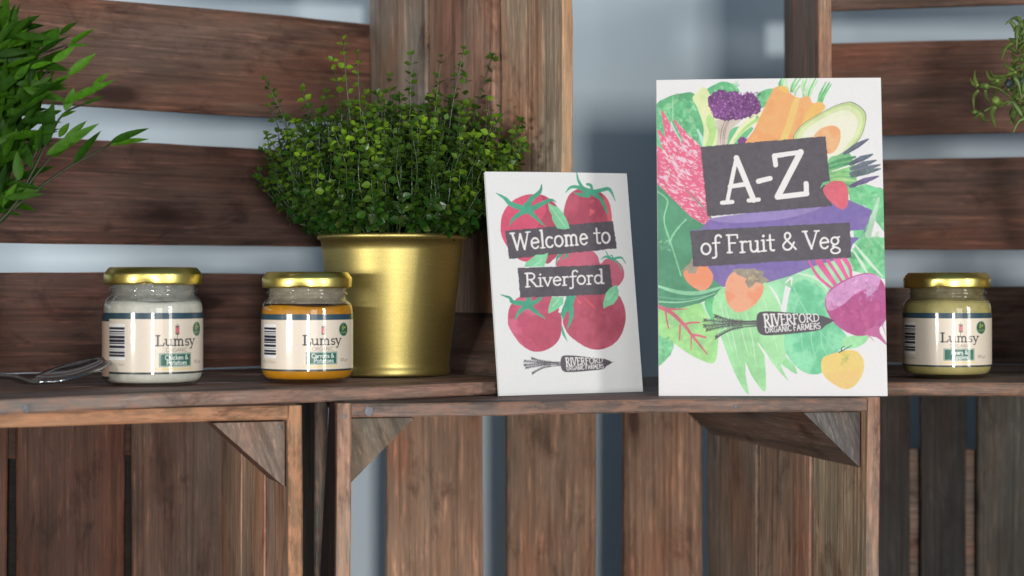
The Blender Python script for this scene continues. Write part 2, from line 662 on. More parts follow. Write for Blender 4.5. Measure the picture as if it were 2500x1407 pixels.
LM.nail(LM.a_at(840, 0), -.0004, .492, .0012)

# lower left
a = math.radians(18.5)
e1, e2 = (math.cos(a), math.sin(a)), (-math.sin(a), math.cos(a))
LL = Crate((-.1273 - .352 * e1[0], 1.045 - .352 * e1[1], ZT - .50), e1, e2, .352, .50, .255,
           'lower wooden crate with an orange-brown rim, below the spoon and the white jar')
g = lambda u: LL.a_at(u, LL.D)
LL.back_v([(.012, g(-235)), (g(-215), g(18)), (g(40), g(304)), (g(321), g(548))], [lin(104, 74, 62), lin(98, 70, 59), lin(98, 69, 58), lin(106, 84, 74)])
LL.side('side_panel', .352 - T, [(0, .078), (.0795, .166), (.168, .254)], lin(140, 114, 98), lin(158, 120, 92))
LL.side('side_panel', 0, [(0, .078), (.082, .166), (.17, .254)], lin(120, 96, 84), lin(186, 140, 106))
LL.flat('top_panel', .50 - T, [(0, .085), (.089, .17), (.174, .254)], lin(110, 88, 78), lin(158, 120, 94))
LL.flat('bottom_panel', 0, [(0, .085), (.089, .17), (.174, .254)], lin(110, 88, 78), lin(158, 120, 94))
LL.brace(.352 - T - .001, .50 - T - .001, -.0435, -.0400, .006, .06, lin(126, 102, 90), lin(96, 70, 58))
mb = MB()
mb.board(LL.P(.012, LL.D + T + .001, zb(-.1235) + .5), LL.e1, LL.e3, LL.e2, .328, .05, T, lin(80, 58, 48))
mb.build('batten_or_shade_board', WOOD, LL.t)
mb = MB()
mb.board(LL.P(.012, LL.D + T + .012, .01), LL.e1, LL.e3, LL.e2, .328, zb(-.100) + .5 - .01, T, lin(34, 30, 28))  # near-black board added to make the shade in the lower slat gaps
mb.build('batten_or_shade_board', WOOD, LL.t)
LL.nail(.352 - T - .004, .0056, .4868, .0010)

# lower right, set back in the shade
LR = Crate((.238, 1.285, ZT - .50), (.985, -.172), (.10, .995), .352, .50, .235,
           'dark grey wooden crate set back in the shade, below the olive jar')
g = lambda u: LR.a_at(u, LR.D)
LR.back_v([(g(2040), g(2223)), (g(2247), g(2360)), (g(2386), g(2610)), (g(2630), .35)], [lin(54, 50, 49), lin(56, 52, 50), lin(88, 82, 76), lin(80, 76, 72)])  # third slat tinted lighter: the extra light on it is in the colour
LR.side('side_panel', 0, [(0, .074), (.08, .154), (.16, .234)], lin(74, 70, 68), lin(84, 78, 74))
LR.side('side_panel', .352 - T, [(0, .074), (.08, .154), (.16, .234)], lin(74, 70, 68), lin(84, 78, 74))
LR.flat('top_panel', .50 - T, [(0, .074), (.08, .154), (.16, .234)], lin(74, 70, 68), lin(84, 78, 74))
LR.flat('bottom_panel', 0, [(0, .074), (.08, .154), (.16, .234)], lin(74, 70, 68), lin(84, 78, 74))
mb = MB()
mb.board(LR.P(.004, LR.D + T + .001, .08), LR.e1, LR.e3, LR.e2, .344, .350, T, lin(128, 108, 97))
mb.build('batten_or_shade_board', WOOD, LR.t)
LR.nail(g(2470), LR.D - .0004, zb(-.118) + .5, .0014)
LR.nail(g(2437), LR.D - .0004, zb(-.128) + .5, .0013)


# ------------------------------------------------------------------ printing: hand-drawn art rasterised to mesh colours
def noise_field(h, w_, cell, seed, octs=4):
    rs = np.random.RandomState(seed)
    out = np.zeros((h, w_))
    amp, tot = 1.0, 0
    for o_ in range(octs):
        ch, cw = max(2, int(h / cell) + 2), max(2, int(w_ / cell) + 2)
        gsrc = rs.rand(ch + 1, cw + 1)
        y = np.linspace(0, ch - 1.001, h)
        x = np.linspace(0, cw - 1.001, w_)
        yi, xi = y.astype(int), x.astype(int)
        fy, fx = (y - yi)[:, None], (x - xi)[None, :]
        fy, fx = fy * fy * (3 - 2 * fy), fx * fx * (3 - 2 * fx)
        v00, v01 = gsrc[yi][:, xi], gsrc[yi][:, xi + 1]
        v10, v11 = gsrc[yi + 1][:, xi], gsrc[yi + 1][:, xi + 1]
        out += amp * ((v00 * (1 - fx) + v01 * fx) * (1 - fy) + (v10 * (1 - fx) + v11 * fx) * fy)
        tot += amp
        amp *= .55
        cell = max(1.5, cell / 2.1)
    out /= tot
    return np.clip((out - out.mean()) / (out.std() * 4) + .5, 0, 1)


def arc(cx, cy, rx, ry, a0, a1, n=14):
    return [(cx + rx * math.cos(math.radians(a0 + (a1 - a0) * i / n)), cy + ry * math.sin(math.radians(a0 + (a1 - a0) * i / n))) for i in range(n + 1)]


def sf(x, y, l=.12, r=None):
    return ('s', [(x - l, y), (x + (l if r is None else r), y)], .75)


K, TH = 1.0, .72
GL = {
    'A': (.84, [('m', [(.10, 0), (.41, 1)], TH), ('m', [(.41, 1), (.73, 0)], K), ('m', [(.2, .36), (.6, .38)], .8), sf(.10, 0), sf(.73, 0)]),
    'Z': (.84, [('m', [(.07, .97), (.70, 1)], .85), ('m', [(.70, 1), (.06, .03)], 1.15), ('m', [(.06, .02), (.75, .04)], .95), ('s', [(.07, .97), (.08, .76)], .9), ('s', [(.75, .04), (.76, .27)], .9)]),
    '-': (.40, [('m', [(.04, .42), (.32, .46)], .9)]),
    'W': (1.10, [('m', [(.07, 1), (.3, 0)], K), ('m', [(.3, 0), (.53, .92)], TH), ('m', [(.53, .92), (.74, 0)], K), ('m', [(.74, 0), (1.0, 1)], TH), sf(.07, 1), sf(1.0, 1)]),
    'V': (.80, [('m', [(.08, 1), (.39, 0)], K), ('m', [(.39, 0), (.71, 1)], TH), sf(.08, 1), sf(.71, 1)]),
    'F': (.68, [('m', [(.15, 0), (.15, 1)], K), ('m', [(.15, 1), (.58, 1)], TH), ('s', [(.58, 1), (.59, .82)], TH), ('m', [(.15, .54), (.46, .54)], TH), sf(.15, 0), sf(.15, 1, .12, 0)]),
    'E': (.70, [('m', [(.15, 0), (.15, 1)], K), ('m', [(.15, 1), (.58, 1)], TH), ('m', [(.15, .54), (.48, .54)], TH), ('m', [(.15, 0), (.6, 0)], TH), sf(.15, 0, .12, 0), sf(.15, 1, .12, 0), ('s', [(.58, 1), (.59, .85)], TH), ('s', [(.6, 0), (.62, .18)], TH)]),
    'R': (.78, [('m', [(.15, 0), (.15, 1)], K), ('m', [(.15, 1), (.36, 1)] + arc(.36, .76, .22, .24, 90, -90) + [(.15, .52)], .85), ('m', [(.34, .52), (.68, 0)], K), sf(.15, 0), sf(.70, 0, .06, .1), sf(.15, 1, .12, 0)]),
    'I': (.34, [('m', [(.17, 0), (.17, 1)], K), sf(.17, 0), sf(.17, 1)]),
    'O': (.86, [('m', arc(.43, .5, .34, .5, 0, 360, 24), .95)]),
    'D': (.82, [('m', [(.15, 0), (.15, 1)], K), ('m', [(.15, 1), (.32, 1)] + arc(.32, .5, .38, .5, 90, -90, 16) + [(.15, 0)], .85), sf(.15, 1, .12, 0), sf(.15, 0, .12, 0)]),
    'G': (.82, [('m', arc(.43, .5, .34, .5, 48, 335, 20), .9), ('m', [(.74, .28), (.74, .46), (.5, .46)], .85)]),
    'N': (.80, [('m', [(.12, 0), (.12, 1)], .85), ('m', [(.12, 1), (.66, 0)], .95), ('m', [(.66, 0), (.66, 1)], .85)]),
    'M': (.96, [('m', [(.10, 0), (.16, 1)], .85), ('m', [(.16, 1), (.48, .2)], .9), ('m', [(.48, .2), (.8, 1)], .85), ('m', [(.8, 1), (.86, 0)], .9)]),
    'C': (.74, [('m', arc(.43, .5, .34, .5, 48, 312, 20), .9)]),
    'S': (.62, [('m', arc(.3, .74, .22, .25, 40, 270, 12) + arc(.3, .25, .24, .25, 90, -140, 12), .9)]),
    'P': (.66, [('m', [(.12, 0), (.12, 1)], K), ('m', [(.12, 1), (.32, 1)] + arc(.32, .73, .22, .27, 90, -90) + [(.12, .46)], .85), sf(.12, 0)]),
    'L': (.66, [('m', [(.17, 0), (.17, 1)], 1.25), ('m', [(.17, .0), (.58, .0)], .7), ('s', [(.58, 0), (.64, .26)], .7), sf(.17, 1, .15), sf(.17, 0, .15, 0)]),
    'e': (.58, [('m', [(.07, .33), (.5, .36)] + arc(.29, .31, .22, .31, 10, 318, 18), .85)]),
    'l': (.30, [('m', [(.15, 1.04), (.15, 0)], .95), sf(.15, 0), sf(.15, 1.04, .1, 0)]),
    'c': (.54, [('m', arc(.29, .31, .22, .31, 48, 318, 16), .9)]),
    'o': (.62, [('m', arc(.30, .31, .24, .31, 0, 360, 22), .9)]),
    'm': (.94, [('m', [(.14, .62), (.14, 0)], 1.05), ('m', [(.14, .42)] + arc(.29, .42, .15, .2, 160, 0, 8) + [(.45, 0)], .95), ('m', [(.45, .42)] + arc(.61, .42, .16, .2, 160, 0, 8) + [(.77, 0)], .95), sf(.14, 0, .09), sf(.45, 0, .09), sf(.77, 0, .09), sf(.14, .62, .1, 0)]),
    'n': (.64, [('m', [(.14, .62), (.14, 0)], K), ('m', [(.14, .40)] + arc(.30, .40, .17, .22, 160, 0, 8) + [(.48, 0)], .95)]),
    'h': (.64, [('m', [(.14, 1.04), (.14, 0)], K), ('m', [(.14, .40)] + arc(.30, .40, .17, .22, 160, 0, 8) + [(.48, 0)], .95)]),
    'k': (.58, [('m', [(.14, 1.04), (.14, 0)], K), ('m', [(.46, .6), (.15, .28), (.5, 0)], .9)]),
    't': (.46, [('m', [(.2, .9), (.2, .14)] + arc(.32, .14, .12, .14, 180, 300, 7), .9), ('m', [(.03, .62), (.4, .62)], .75)]),
    'i': (.30, [('m', [(.15, .62), (.15, 0)], .95), ('m', [(.15, .86), (.16, .87)], 1.15), sf(.15, 0), sf(.15, .62, .1, 0)]),
    'v': (.58, [('m', [(.06, .62), (.28, 0)], .95), ('m', [(.28, 0), (.50, .62)], .75), sf(.06, .62, .08), sf(.5, .62, .08)]),
    'r': (.46, [('m', [(.14, .62), (.14, 0)], .95), ('m', [(.14, .40)] + arc(.30, .42, .16, .2, 165, 55, 8), .85), sf(.14, 0), sf(.14, .62, .1, 0)]),
    'f': (.44, [('m', arc(.37, .84, .16, .2, 30, 180, 9) + [(.21, .0)] + arc(.07, -.12, .14, .14, 0, -110, 7), .9), ('m', [(.05, .6), (.42, .61)], .75)]),
    'd': (.66, [('m', arc(.28, .31, .22, .31, 0, 360, 20), .85), ('m', [(.5, 1.04), (.5, 0)], .95), sf(.5, 0, .02, .13), sf(.5, 1.04, .1, 0)]),
    'u': (.68, [('m', [(.13, .62), (.13, .22)] + arc(.3, .22, .17, .22, 180, 340, 9), .9), ('m', [(.5, .62), (.5, 0)], .95), sf(.5, 0, .02, .12), sf(.13, .62, .1, 0), sf(.5, .62, .1, 0)]),
    'g': (.60, [('m', arc(.27, .41, .19, .21, 0, 360, 18), .85), ('m', [(.36, .58), (.52, .63)], .75), ('m', [(.2, .2), (.14, .1), (.3, .04)] + arc(.28, -.15, .24, .17, 70, -250, 18), .8)]),
    '&': (.84, [('m', [(.74, .02), (.24, .62)] + arc(.33, .80, .15, .18, 200, -30, 12) + [(.2, .46)] + arc(.30, .23, .23, .23, 120, 330, 12) + [(.66, .42)], .85)]),
    's': (.50, [('m', arc(.26, .47, .15, .15, 40, 250, 10) + arc(.25, .16, .18, .16, 80, -140, 10), .85)]),
    'y': (.60, [('m', [(.07, .62), (.30, .04)], 1.05), ('m', [(.53, .62), (.22, -.28), (.08, -.30)], .75), sf(.07, .62, .09), sf(.53, .62, .09)]),
    'a': (.56, [('m', [(.1, .52)] + arc(.27, .42, .19, .2, 140, 0, 8) + [(.46, 0)], .9), ('m', arc(.27, .18, .19, .18, 30, 330, 14), .85)]),
    'p': (.64, [('m', [(.14, .62), (.14, -.28)], K), ('m', arc(.34, .31, .21, .31, 0, 360, 18), .9)]),
    '1': (.5, [('m', [(.12, .8), (.28, 1), (.28, 0)], K)]),
    '2': (.6, [('m', arc(.29, .72, .22, .28, 160, -30, 10) + [(.08, 0), (.54, 0)], .95)]),
    '0': (.64, [('m', arc(.31, .5, .23, .5, 0, 360, 20), .95)]),
    '6': (.62, [('m', [(.46, .95), (.16, .5)] + arc(.31, .28, .22, .28, 160, 520, 18), .95)]),
    '+': (.6, [('m', [(.08, .45), (.5, .45)], .9), ('m', [(.29, .24), (.29, .66)], .9)]),
    '%': (.8, [('m', arc(.2, .78, .14, .2, 0, 360), .7), ('m', arc(.58, .2, .14, .2, 0, 360), .7), ('m', [(.6, 1), (.2, 0)], .7)]),
    '(': (.32, [('m', arc(.4, .42, .28, .62, 130, 230, 8), .8)]),
    ')': (.32, [('m', arc(-.08, .42, .28, .62, 50, -50, 8), .8)]),
    ' ': (.34, []),
}


def catmull(pts, n=6, closed=True):
    out, m = [], len(pts)
    for i in range(m if closed else m - 1):
        p = [pts[(i + k - 1) % m] if closed else pts[min(max(i + k - 1, 0), m - 1)] for k in range(4)]
        for s in range(n):
            t = s / n
            out.append(tuple(.5 * (2 * p[1][j] + (p[2][j] - p[0][j]) * t + (2 * p[0][j] - 5 * p[1][j] + 4 * p[2][j] - p[3][j]) * t * t + (3 * p[1][j] - p[0][j] - 3 * p[2][j] + p[3][j]) * t ** 3) for j in range(2)))
    if not closed:
        out.append(tuple(pts[-1]))
    return out


class Canvas:
    """draws in photo-pixel units of a flat printed sheet"""

    def __init__(self, corners, ss, bgc, seed=1):
        self.c = corners                      # TL, TR, BR, BL
        tl, tr, br, bl = corners
        self.uw = (math.dist(tl, tr) + math.dist(bl, br)) / 2
        self.uh = (math.dist(tl, bl) + math.dist(tr, br)) / 2
        self.w, self.h = int(self.uw * ss), int(self.uh * ss)
        self.ss = ss
        self.a = np.empty((self.h, self.w, 3))
        self.a[:] = np.array(lin(bgc)) * .93
        self.n1 = noise_field(self.h, self.w, 42 * ss, seed, 5)
        self.n2 = noise_field(self.h, self.w, 9 * ss, seed + 1, 3)

    def m(self, p):
        tl, tr, br, bl = self.c
        s, t = .5, .5
        for _ in range(6):
            x = (1 - s) * (1 - t) * tl[0] + s * (1 - t) * tr[0] + s * t * br[0] + (1 - s) * t * bl[0]
            y = (1 - s) * (1 - t) * tl[1] + s * (1 - t) * tr[1] + s * t * br[1] + (1 - s) * t * bl[1]
            xs_ = (1 - t) * (tr[0] - tl[0]) + t * (br[0] - bl[0])
            ys_ = (1 - t) * (tr[1] - tl[1]) + t * (br[1] - bl[1])
            xt_ = (1 - s) * (bl[0] - tl[0]) + s * (br[0] - tr[0])
            yt_ = (1 - s) * (bl[1] - tl[1]) + s * (br[1] - tr[1])
            dx, dy = p[0] - x, p[1] - y
            det = xs_ * yt_ - ys_ * xt_
            s += (dx * yt_ - dy * xt_) / det
            t += (xs_ * dy - ys_ * dx) / det
        return (s * self.w, t * self.h)

    def _box(self, q, pad=1):
        x0 = max(0, int(min(p[0] for p in q) - pad)); x1 = min(self.w, int(max(p[0] for p in q) + pad) + 1)
        y0 = max(0, int(min(p[1] for p in q) - pad)); y1 = min(self.h, int(max(p[1] for p in q) + pad) + 1)
        return x0, x1, y0, y1

    def mask_poly(self, pts, smooth=False):
        if smooth:
            pts = catmull(pts)
        q = [self.m(p) for p in pts]
        x0, x1, y0, y1 = self._box(q)
        if x1 <= x0 or y1 <= y0:
            return None
        X = np.arange(x0, x1)[None, :] + .5
        Y = np.arange(y0, y1)[:, None] + .5
        ins = np.zeros((y1 - y0, x1 - x0), bool)
        for i in range(len(q)):
            (ax, ay), (bx, by) = q[i], q[(i + 1) % len(q)]
            if ay == by:
                continue
            cr = (ay > Y) != (by > Y)
            ins ^= cr & (X < (bx - ax) * (Y - ay) / (by - ay) + ax)
        return (x0, x1, y0, y1, ins)

    def paint(self, mk, col, mott=.12, fine=.05, alpha=1.0, col2=None):
        if mk is None:
            return
        x0, x1, y0, y1, ins = mk
        n1, n2 = self.n1[y0:y1, x0:x1], self.n2[y0:y1, x0:x1]
        c = np.array(lin(col))[None, None, :]
        if col2 is not None:
            f = np.clip((n1 - .35) / .3, 0, 1)[..., None]
            c = c * (1 - f) + np.array(lin(col2)) * f
        c = c * (1 + mott * 2 * (n1 - .5) + fine * 2 * (n2 - .5))[..., None]
        c = np.clip(c, 0, .80)
        al = (ins * alpha)[..., None]
        self.a[y0:y1, x0:x1] = self.a[y0:y1, x0:x1] * (1 - al) + c * al

    def poly(self, pts, col, mott=.12, fine=.05, smooth=True, alpha=1.0, col2=None):
        self.paint(self.mask_poly(pts, smooth), col, mott, fine, alpha, col2)

    def stroke(self, pts, wd, col, smooth=False, mott=.05, fine=.03, alpha=1.0, raw=False):
        """wd: full width(s) in photo pixels"""
        if smooth:
            n0 = len(pts)
            pts = catmull(pts, 6, False)
            if isinstance(wd, (list, tuple)):
                wd = list(np.interp(np.linspace(0, 1, len(pts)), np.linspace(0, 1, len(wd)), wd))
        q = pts if raw else [self.m(p) for p in pts]
        ws = list(wd) if isinstance(wd, (list, tuple)) else [wd] * len(q)
        if len(ws) != len(q):
            ws = list(np.interp(np.linspace(0, 1, len(q)), np.linspace(0, 1, len(ws)), ws))
        rs = [x * self.ss / 2 for x in ws]
        x0, x1, y0, y1 = self._box(q, max(rs) + 1)
        if x1 <= x0 or y1 <= y0:
            return
        X = np.arange(x0, x1)[None, :] + .5
        Y = np.arange(y0, y1)[:, None] + .5
        ins = np.zeros((y1 - y0, x1 - x0), bool)
        for i in range(len(q) - 1):
            (ax, ay), (bx, by) = q[i], q[i + 1]
            dx, dy = bx - ax, by - ay
            L = dx * dx + dy * dy + 1e-9
            t = np.clip(((X - ax) * dx + (Y - ay) * dy) / L, 0, 1)
            d2 = (X - ax - t * dx) ** 2 + (Y - ay - t * dy) ** 2
            r = rs[i] + (rs[i + 1] - rs[i]) * t
            ins |= d2 < r * r
        self.paint((x0, x1, y0, y1, ins), col, mott, fine, alpha)

    def text(self, s, p0, p1, cap, col, weight=.11, serif=True, cap_end=None, wob=0.0):
        """baseline from p0 to p1 (photo pixels), cap height in photo pixels"""
        adv = sum(GL[ch][0] for ch in s)
        L = math.dist(p0, p1)
        ux, uy = (p1[0] - p0[0]) / L, (p1[1] - p0[1]) / L
        sx = L / adv
        x = 0
        rnd = random.Random(len(s))
        for ch in s:
            ad, sts = GL[ch]
            cp = cap + ((cap_end or cap) - cap) * (x / adv)
            dy = rnd.uniform(-wob, wob) * cp
            for kind, pts, wm in sts:
                if kind == 's' and not serif:
                    continue
                wd = weight * cp * wm if serif else weight * cp
                P = []
                for (gx, gy) in pts:
                    lx, ly = (x + gx) * sx, gy * cp + dy
                    P.append((p0[0] + ux * lx + uy * ly, p0[1] + uy * lx - ux * ly))
                self.stroke(P, wd, col, mott=0, fine=0)
            x += ad

    def grid(self, nx, ny):
        """box-filter down to ny x nx"""
        ys = np.linspace(0, self.h, ny + 1).astype(int)
        xs_ = np.linspace(0, self.w, nx + 1).astype(int)
        r = np.add.reduceat(np.add.reduceat(self.a, ys[:-1], 0), xs_[:-1], 1)
        return r / (np.diff(ys)[:, None, None] * np.diff(xs_)[None, :, None])


def grid_mesh(name, pos, cols, mat, parent, smooth=True):
    """pos: (ny, nx, 3) world points, cols the same"""
    ny, nx, _ = cols.shape
    off = np.array(parent.location)
    v = (pos.reshape(-1, 3) - off).astype(np.float32)
    me = bpy.data.meshes.new(name)
    me.vertices.add(len(v))
    me.vertices.foreach_set('co', v.ravel())
    i = np.arange((ny - 1) * nx).reshape(ny - 1, nx)[:, :-1]
    q = np.stack([i + nx, i + nx + 1, i + 1, i], -1).reshape(-1, 4)
    me.loops.add(q.size)
    me.loops.foreach_set('vertex_index', q.ravel().astype(np.int32))
    me.polygons.add(len(q))
    me.polygons.foreach_set('loop_start', np.arange(0, q.size, 4, dtype=np.int32))
    me.polygons.foreach_set('loop_total', np.full(len(q), 4, dtype=np.int32))
    me.update(calc_edges=True)
    if smooth:
        me.polygons.foreach_set('use_smooth', np.ones(len(q), bool))
    at_ = me.attributes.new('ink', 'FLOAT_COLOR', 'POINT')
    c4 = np.ones((ny * nx, 4), np.float32)
    c4[:, :3] = cols.reshape(-1, 3)
    at_.data.foreach_set('color', c4.ravel())
    me.materials.append(mat)
    o = bpy.data.objects.new(name, me)
    COL.objects.link(o)
    o.parent = parent
    return o


DARK = (90, 86, 94)


def speckle(cv, pts, col=(150, 147, 152), n=60, seed=3):
    rnd = random.Random(seed)
    xs_, ys_ = [p[0] for p in pts], [p[1] for p in pts]
    (tlx, tly), (trx, try_), (brx, bry), (blx, bly) = pts
    for _ in range(n):
        s, t = rnd.uniform(.01, .99), rnd.uniform(.02, .98)
        x = (1 - s) * (1 - t) * tlx + s * (1 - t) * trx + s * t * brx + (1 - s) * t * blx
        y = (1 - s) * (1 - t) * tly + s * (1 - t) * try_ + s * t * bry + (1 - s) * t * bly
        cv.stroke([(x, y), (x + rnd.uniform(-.8, .8), y + rnd.uniform(-.8, .8))], rnd.uniform(.5, 1.1), col, mott=0, fine=0, alpha=.6)


def panel(cv, pts, n=60, seed=3):
    """dark hand-inked title strip with slightly ragged edges"""
    rnd = random.Random(seed)
    out = []
    for i in range(4):
        (ax, ay), (bx, by) = pts[i], pts[(i + 1) % 4]
        L = math.dist((ax, ay), (bx, by))
        m = int(L / 5)
        for k in range(m):
            t = k / m
            j = rnd.uniform(-.9, .9) if k else 0
            out.append((ax + (bx - ax) * t + (by - ay) / L * j, ay + (by - ay) * t - (bx - ax) / L * j))
    cv.poly(out, DARK, .06, .10, smooth=False)
    speckle(cv, pts, n=n, seed=seed)


def carrot_logo(cv, f):
    body = [(895, 740), (905, 700), (940, 681), (1050, 680), (1200, 692), (1400, 710), (1460, 722), (1522, 752), (1460, 790), (1400, 830), (1200, 856), (1000, 871), (930, 862), (900, 820)]
    cv.poly([f(*p) for p in body], DARK, .05, .08)
    cv.stroke([f(1490, 752), f(1545, 747)], [3, .8], DARK)
    sc = math.dist(f(0, 0), f(100, 0)) / 100
    ends = [((555, 715), (700, 752)), ((466, 748), (680, 762)), ((465, 795), (660, 778)), ((487, 826), (680, 792)), ((562, 890), (700, 818))]
    rnd = random.Random(5)
    for k, (e, m_) in enumerate(ends):
        st = (892, 755 + k * 10)
        pts = catmull([st, m_, e], 10, False)
        cv.stroke([f(*p) for p in pts], [9 * sc, 8 * sc, 6 * sc], DARK)
        for i in range(6, len(pts)):
            for side in (-1, 1):
                x, y = pts[i]
                l_ = 15 * (.6 + .4 * min(1, (i - 5) / 6))
                cv.stroke([f(x, y), f(x - 8 + rnd.uniform(-4, 4), y + side * l_)], 5 * sc, DARK)
            if i + 1 < len(pts):
                x = (pts[i][0] + pts[i + 1][0]) / 2
                y = (pts[i][1] + pts[i + 1][1]) / 2
                for side in (-1, 1):
                    cv.stroke([f(x, y), f(x - 7, y + side * 13)], 4.5 * sc, DARK)
    wht = (236, 236, 240)
    cv.text('RIVERFORD', f(960, 803), f(1413, 752), 100 * sc, wht, .135, True, 50 * sc)
    cv.text('ORGANIC FARMERS', f(966, 850), f(1418, 816), 44 * sc, wht, .14, False, 48 * sc)


# ---------------- large booklet cover
CA = [(1605, 200), (2153, 194), (2167, 965), (1609, 965)]
cv = Canvas(CA, 1.6, (236, 236, 238), 11)
A = lambda x, y: (1580 + x * .28425, 180 + y * .28425)
B = lambda x, y: (1580 + x * .29843, 560 + y * .29843)
PA = lambda *p: [A(*q_) for q_ in p]
PB = lambda *p: [B(*q_) for q_ in p]
rnd = random.Random(21)


def blotches(box, fn, n, cols, rmin, rmax, alpha=.5, clip=None):
    for _ in range(n):
        x, y = rnd.uniform(box[0], box[2]), rnd.uniform(box[1], box[3])
        r = rnd.uniform(rmin, rmax)
        an = rnd.uniform(0, 3.14)
        ca, sa = math.cos(an), math.sin(an)
        pts = []
        for k in range(7):
            t = k / 7 * 6.283
            rr = r * rnd.uniform(.6, 1.2)
            ex, ey = rr * math.cos(t), rr * .45 * math.sin(t)
            pts.append(fn(x + ex * ca - ey * sa, y + ex * sa + ey * ca))
        if clip is not None and not inside(pts[0], clip):
            continue
        cv.poly(pts, rnd.choice(cols), .1, .1, alpha=alpha)


def inside(p, poly):
    r = False
    for i in range(len(poly)):
        (ax, ay), (bx, by) = poly[i], poly[(i + 1) % len(poly)]
        if (ay > p[1]) != (by > p[1]) and p[0] < (bx - ax) * (p[1] - ay) / (by - ay) + ax:
            r = not r
    return r


GR = [(100, 180, 130), (140, 205, 155), (84, 160, 114), (160, 215, 170)]
# dark melon at the left
cv.poly(PA((60, 960), (130, 930), (520, 1200), (620, 1340), (500, 1420)) + PB((640, 440), (620, 485), (550, 560), (340, 652), (200, 660), (60, 640), (60, -100)), (88, 150, 118), .14, .06, smooth=False)
for s_ in (PA((95, 1030), (180, 1110), (150, 1260), (180, 1407)), PA((340, 1270), (260, 1350), (230, 1407)), PB((150, -10), (195, 120), (240, 260), (280, 390)), PB((270, -5), (215, 60), (190, 130))):
    cv.stroke(s_, 3.6, (140, 200, 160), True, .2)
cv.stroke(PB((90, 475), (250, 520), (420, 530), (620, 480)), [5, 9, 10, 4], (150, 212, 172), True, .2)
cv.stroke(PB((100, 600), (260, 605), (420, 580), (560, 530)), [4, 3, 2], (150, 205, 170), True)
cv.stroke(PB((100, 560), (300, 580), (500, 550)), 2.5, (118, 180, 148), True)
blotches((100, 110, 190, 190), B, 12, [(150, 205, 165), (115, 175, 140)], 10, 30, .5)
# cabbage
cab = PA((80, 310), (180, 222), (300, 188), (420, 200), (500, 440), (500, 650), (80, 650))
cv.poly(cab, (104, 182, 132), .22, .1)
blotches((95, 200, 500, 640), A, 110, GR, 14, 55, .55, cab)
cab2 = PA((520, 155), (590, 110), (655, 86), (740, 105), (782, 140), (792, 185), (680, 205), (560, 205))
cv.poly(cab2, (104, 185, 132), .2, .1)
blotches((520, 90, 790, 200), A, 30, GR, 12, 36, .5, cab2)
cab3 = PA((930, 215), (1000, 165), (1060, 148), (1090, 165), (1020, 300), (900, 330))
cv.poly(cab3, (120, 195, 140), .2, .1)
blotches((930, 160, 1060, 320), A, 24, GR, 10, 30, .5, cab3)
cv.poly(PA((680, 640), (740, 490), (900, 480), (900, 520), (780, 640)), (110, 185, 135), .2, .1)
for s_ in (PA((440, 500), (475, 580), (490, 640)), PA((215, 440), (230, 500), (290, 600))):
    cv.stroke(s_, [4, 10, 6], (178, 224, 212), True)
cv.stroke(PA((225, 250), (230, 340), (225, 420)), 2.5, (165, 215, 170), True)
# pale leaves and stalk
cv.poly(PA((398, 232), (440, 175), (482, 135), (530, 165), (560, 260), (590, 380), (630, 470), (620, 640), (495, 645), (490, 480), (440, 320)), (220, 231, 176), .08, .04)
cv.poly(PA((510, 430), (545, 370), (600, 460), (590, 560), (560, 640), (505, 640), (540, 540)), (178, 215, 142), .1, .05)
cv.poly(PA((700, 640), (800, 470), (940, 350), (1060, 334), (1098, 380), (1000, 430), (880, 490), (790, 570), (730, 640)), (228, 236, 190), .06, .04)
cv.poly(PA((745, 600), (830, 490), (950, 400), (1050, 362), (1062, 385), (940, 440), (850, 505), (780, 580)), (174, 216, 140), .1, .05)
cv.poly(PA((606, 640), (612, 520), (590, 430), (700, 400), (810, 420), (720, 510), (684, 640)), (206, 196, 184), .14, .06)
for x0 in (635, 655, 668):
    cv.stroke(PA((x0, 630), (x0 + 8, 520), (x0 + 40, 430)), 2.2, (176, 150, 152), True, .3)
# purple sprouting broccoli
pur = [(112, 64, 122), (134, 82, 142), (98, 52, 110), (170, 118, 176)]
for (x, y, r) in ((640, 262, 108), (745, 240, 78), (880, 250, 72), (690, 345, 85), (790, 340, 88), (920, 310, 66), (640, 345, 72), (600, 280, 62), (850, 320, 80), (740, 300, 90), (825, 604, 44)):
    pts = []
    for k in range(36):
        t = k / 36 * 6.283
        rr = r * (1 + rnd.uniform(-.10, .12))
        pts.append(A(x + rr * math.cos(t), y + rr * math.sin(t) * .92))
    cv.poly(pts, (116, 68, 126), .3, .3, smooth=False)
blotches((560, 180, 970, 400), A, 260, pur, 5, 22, .6)
blotches((560, 180, 970, 400), A, 60, [(196, 150, 200), (225, 215, 215)], 3, 8, .7)
blotches((790, 570, 860, 630), A, 25, pur, 5, 14, .6)
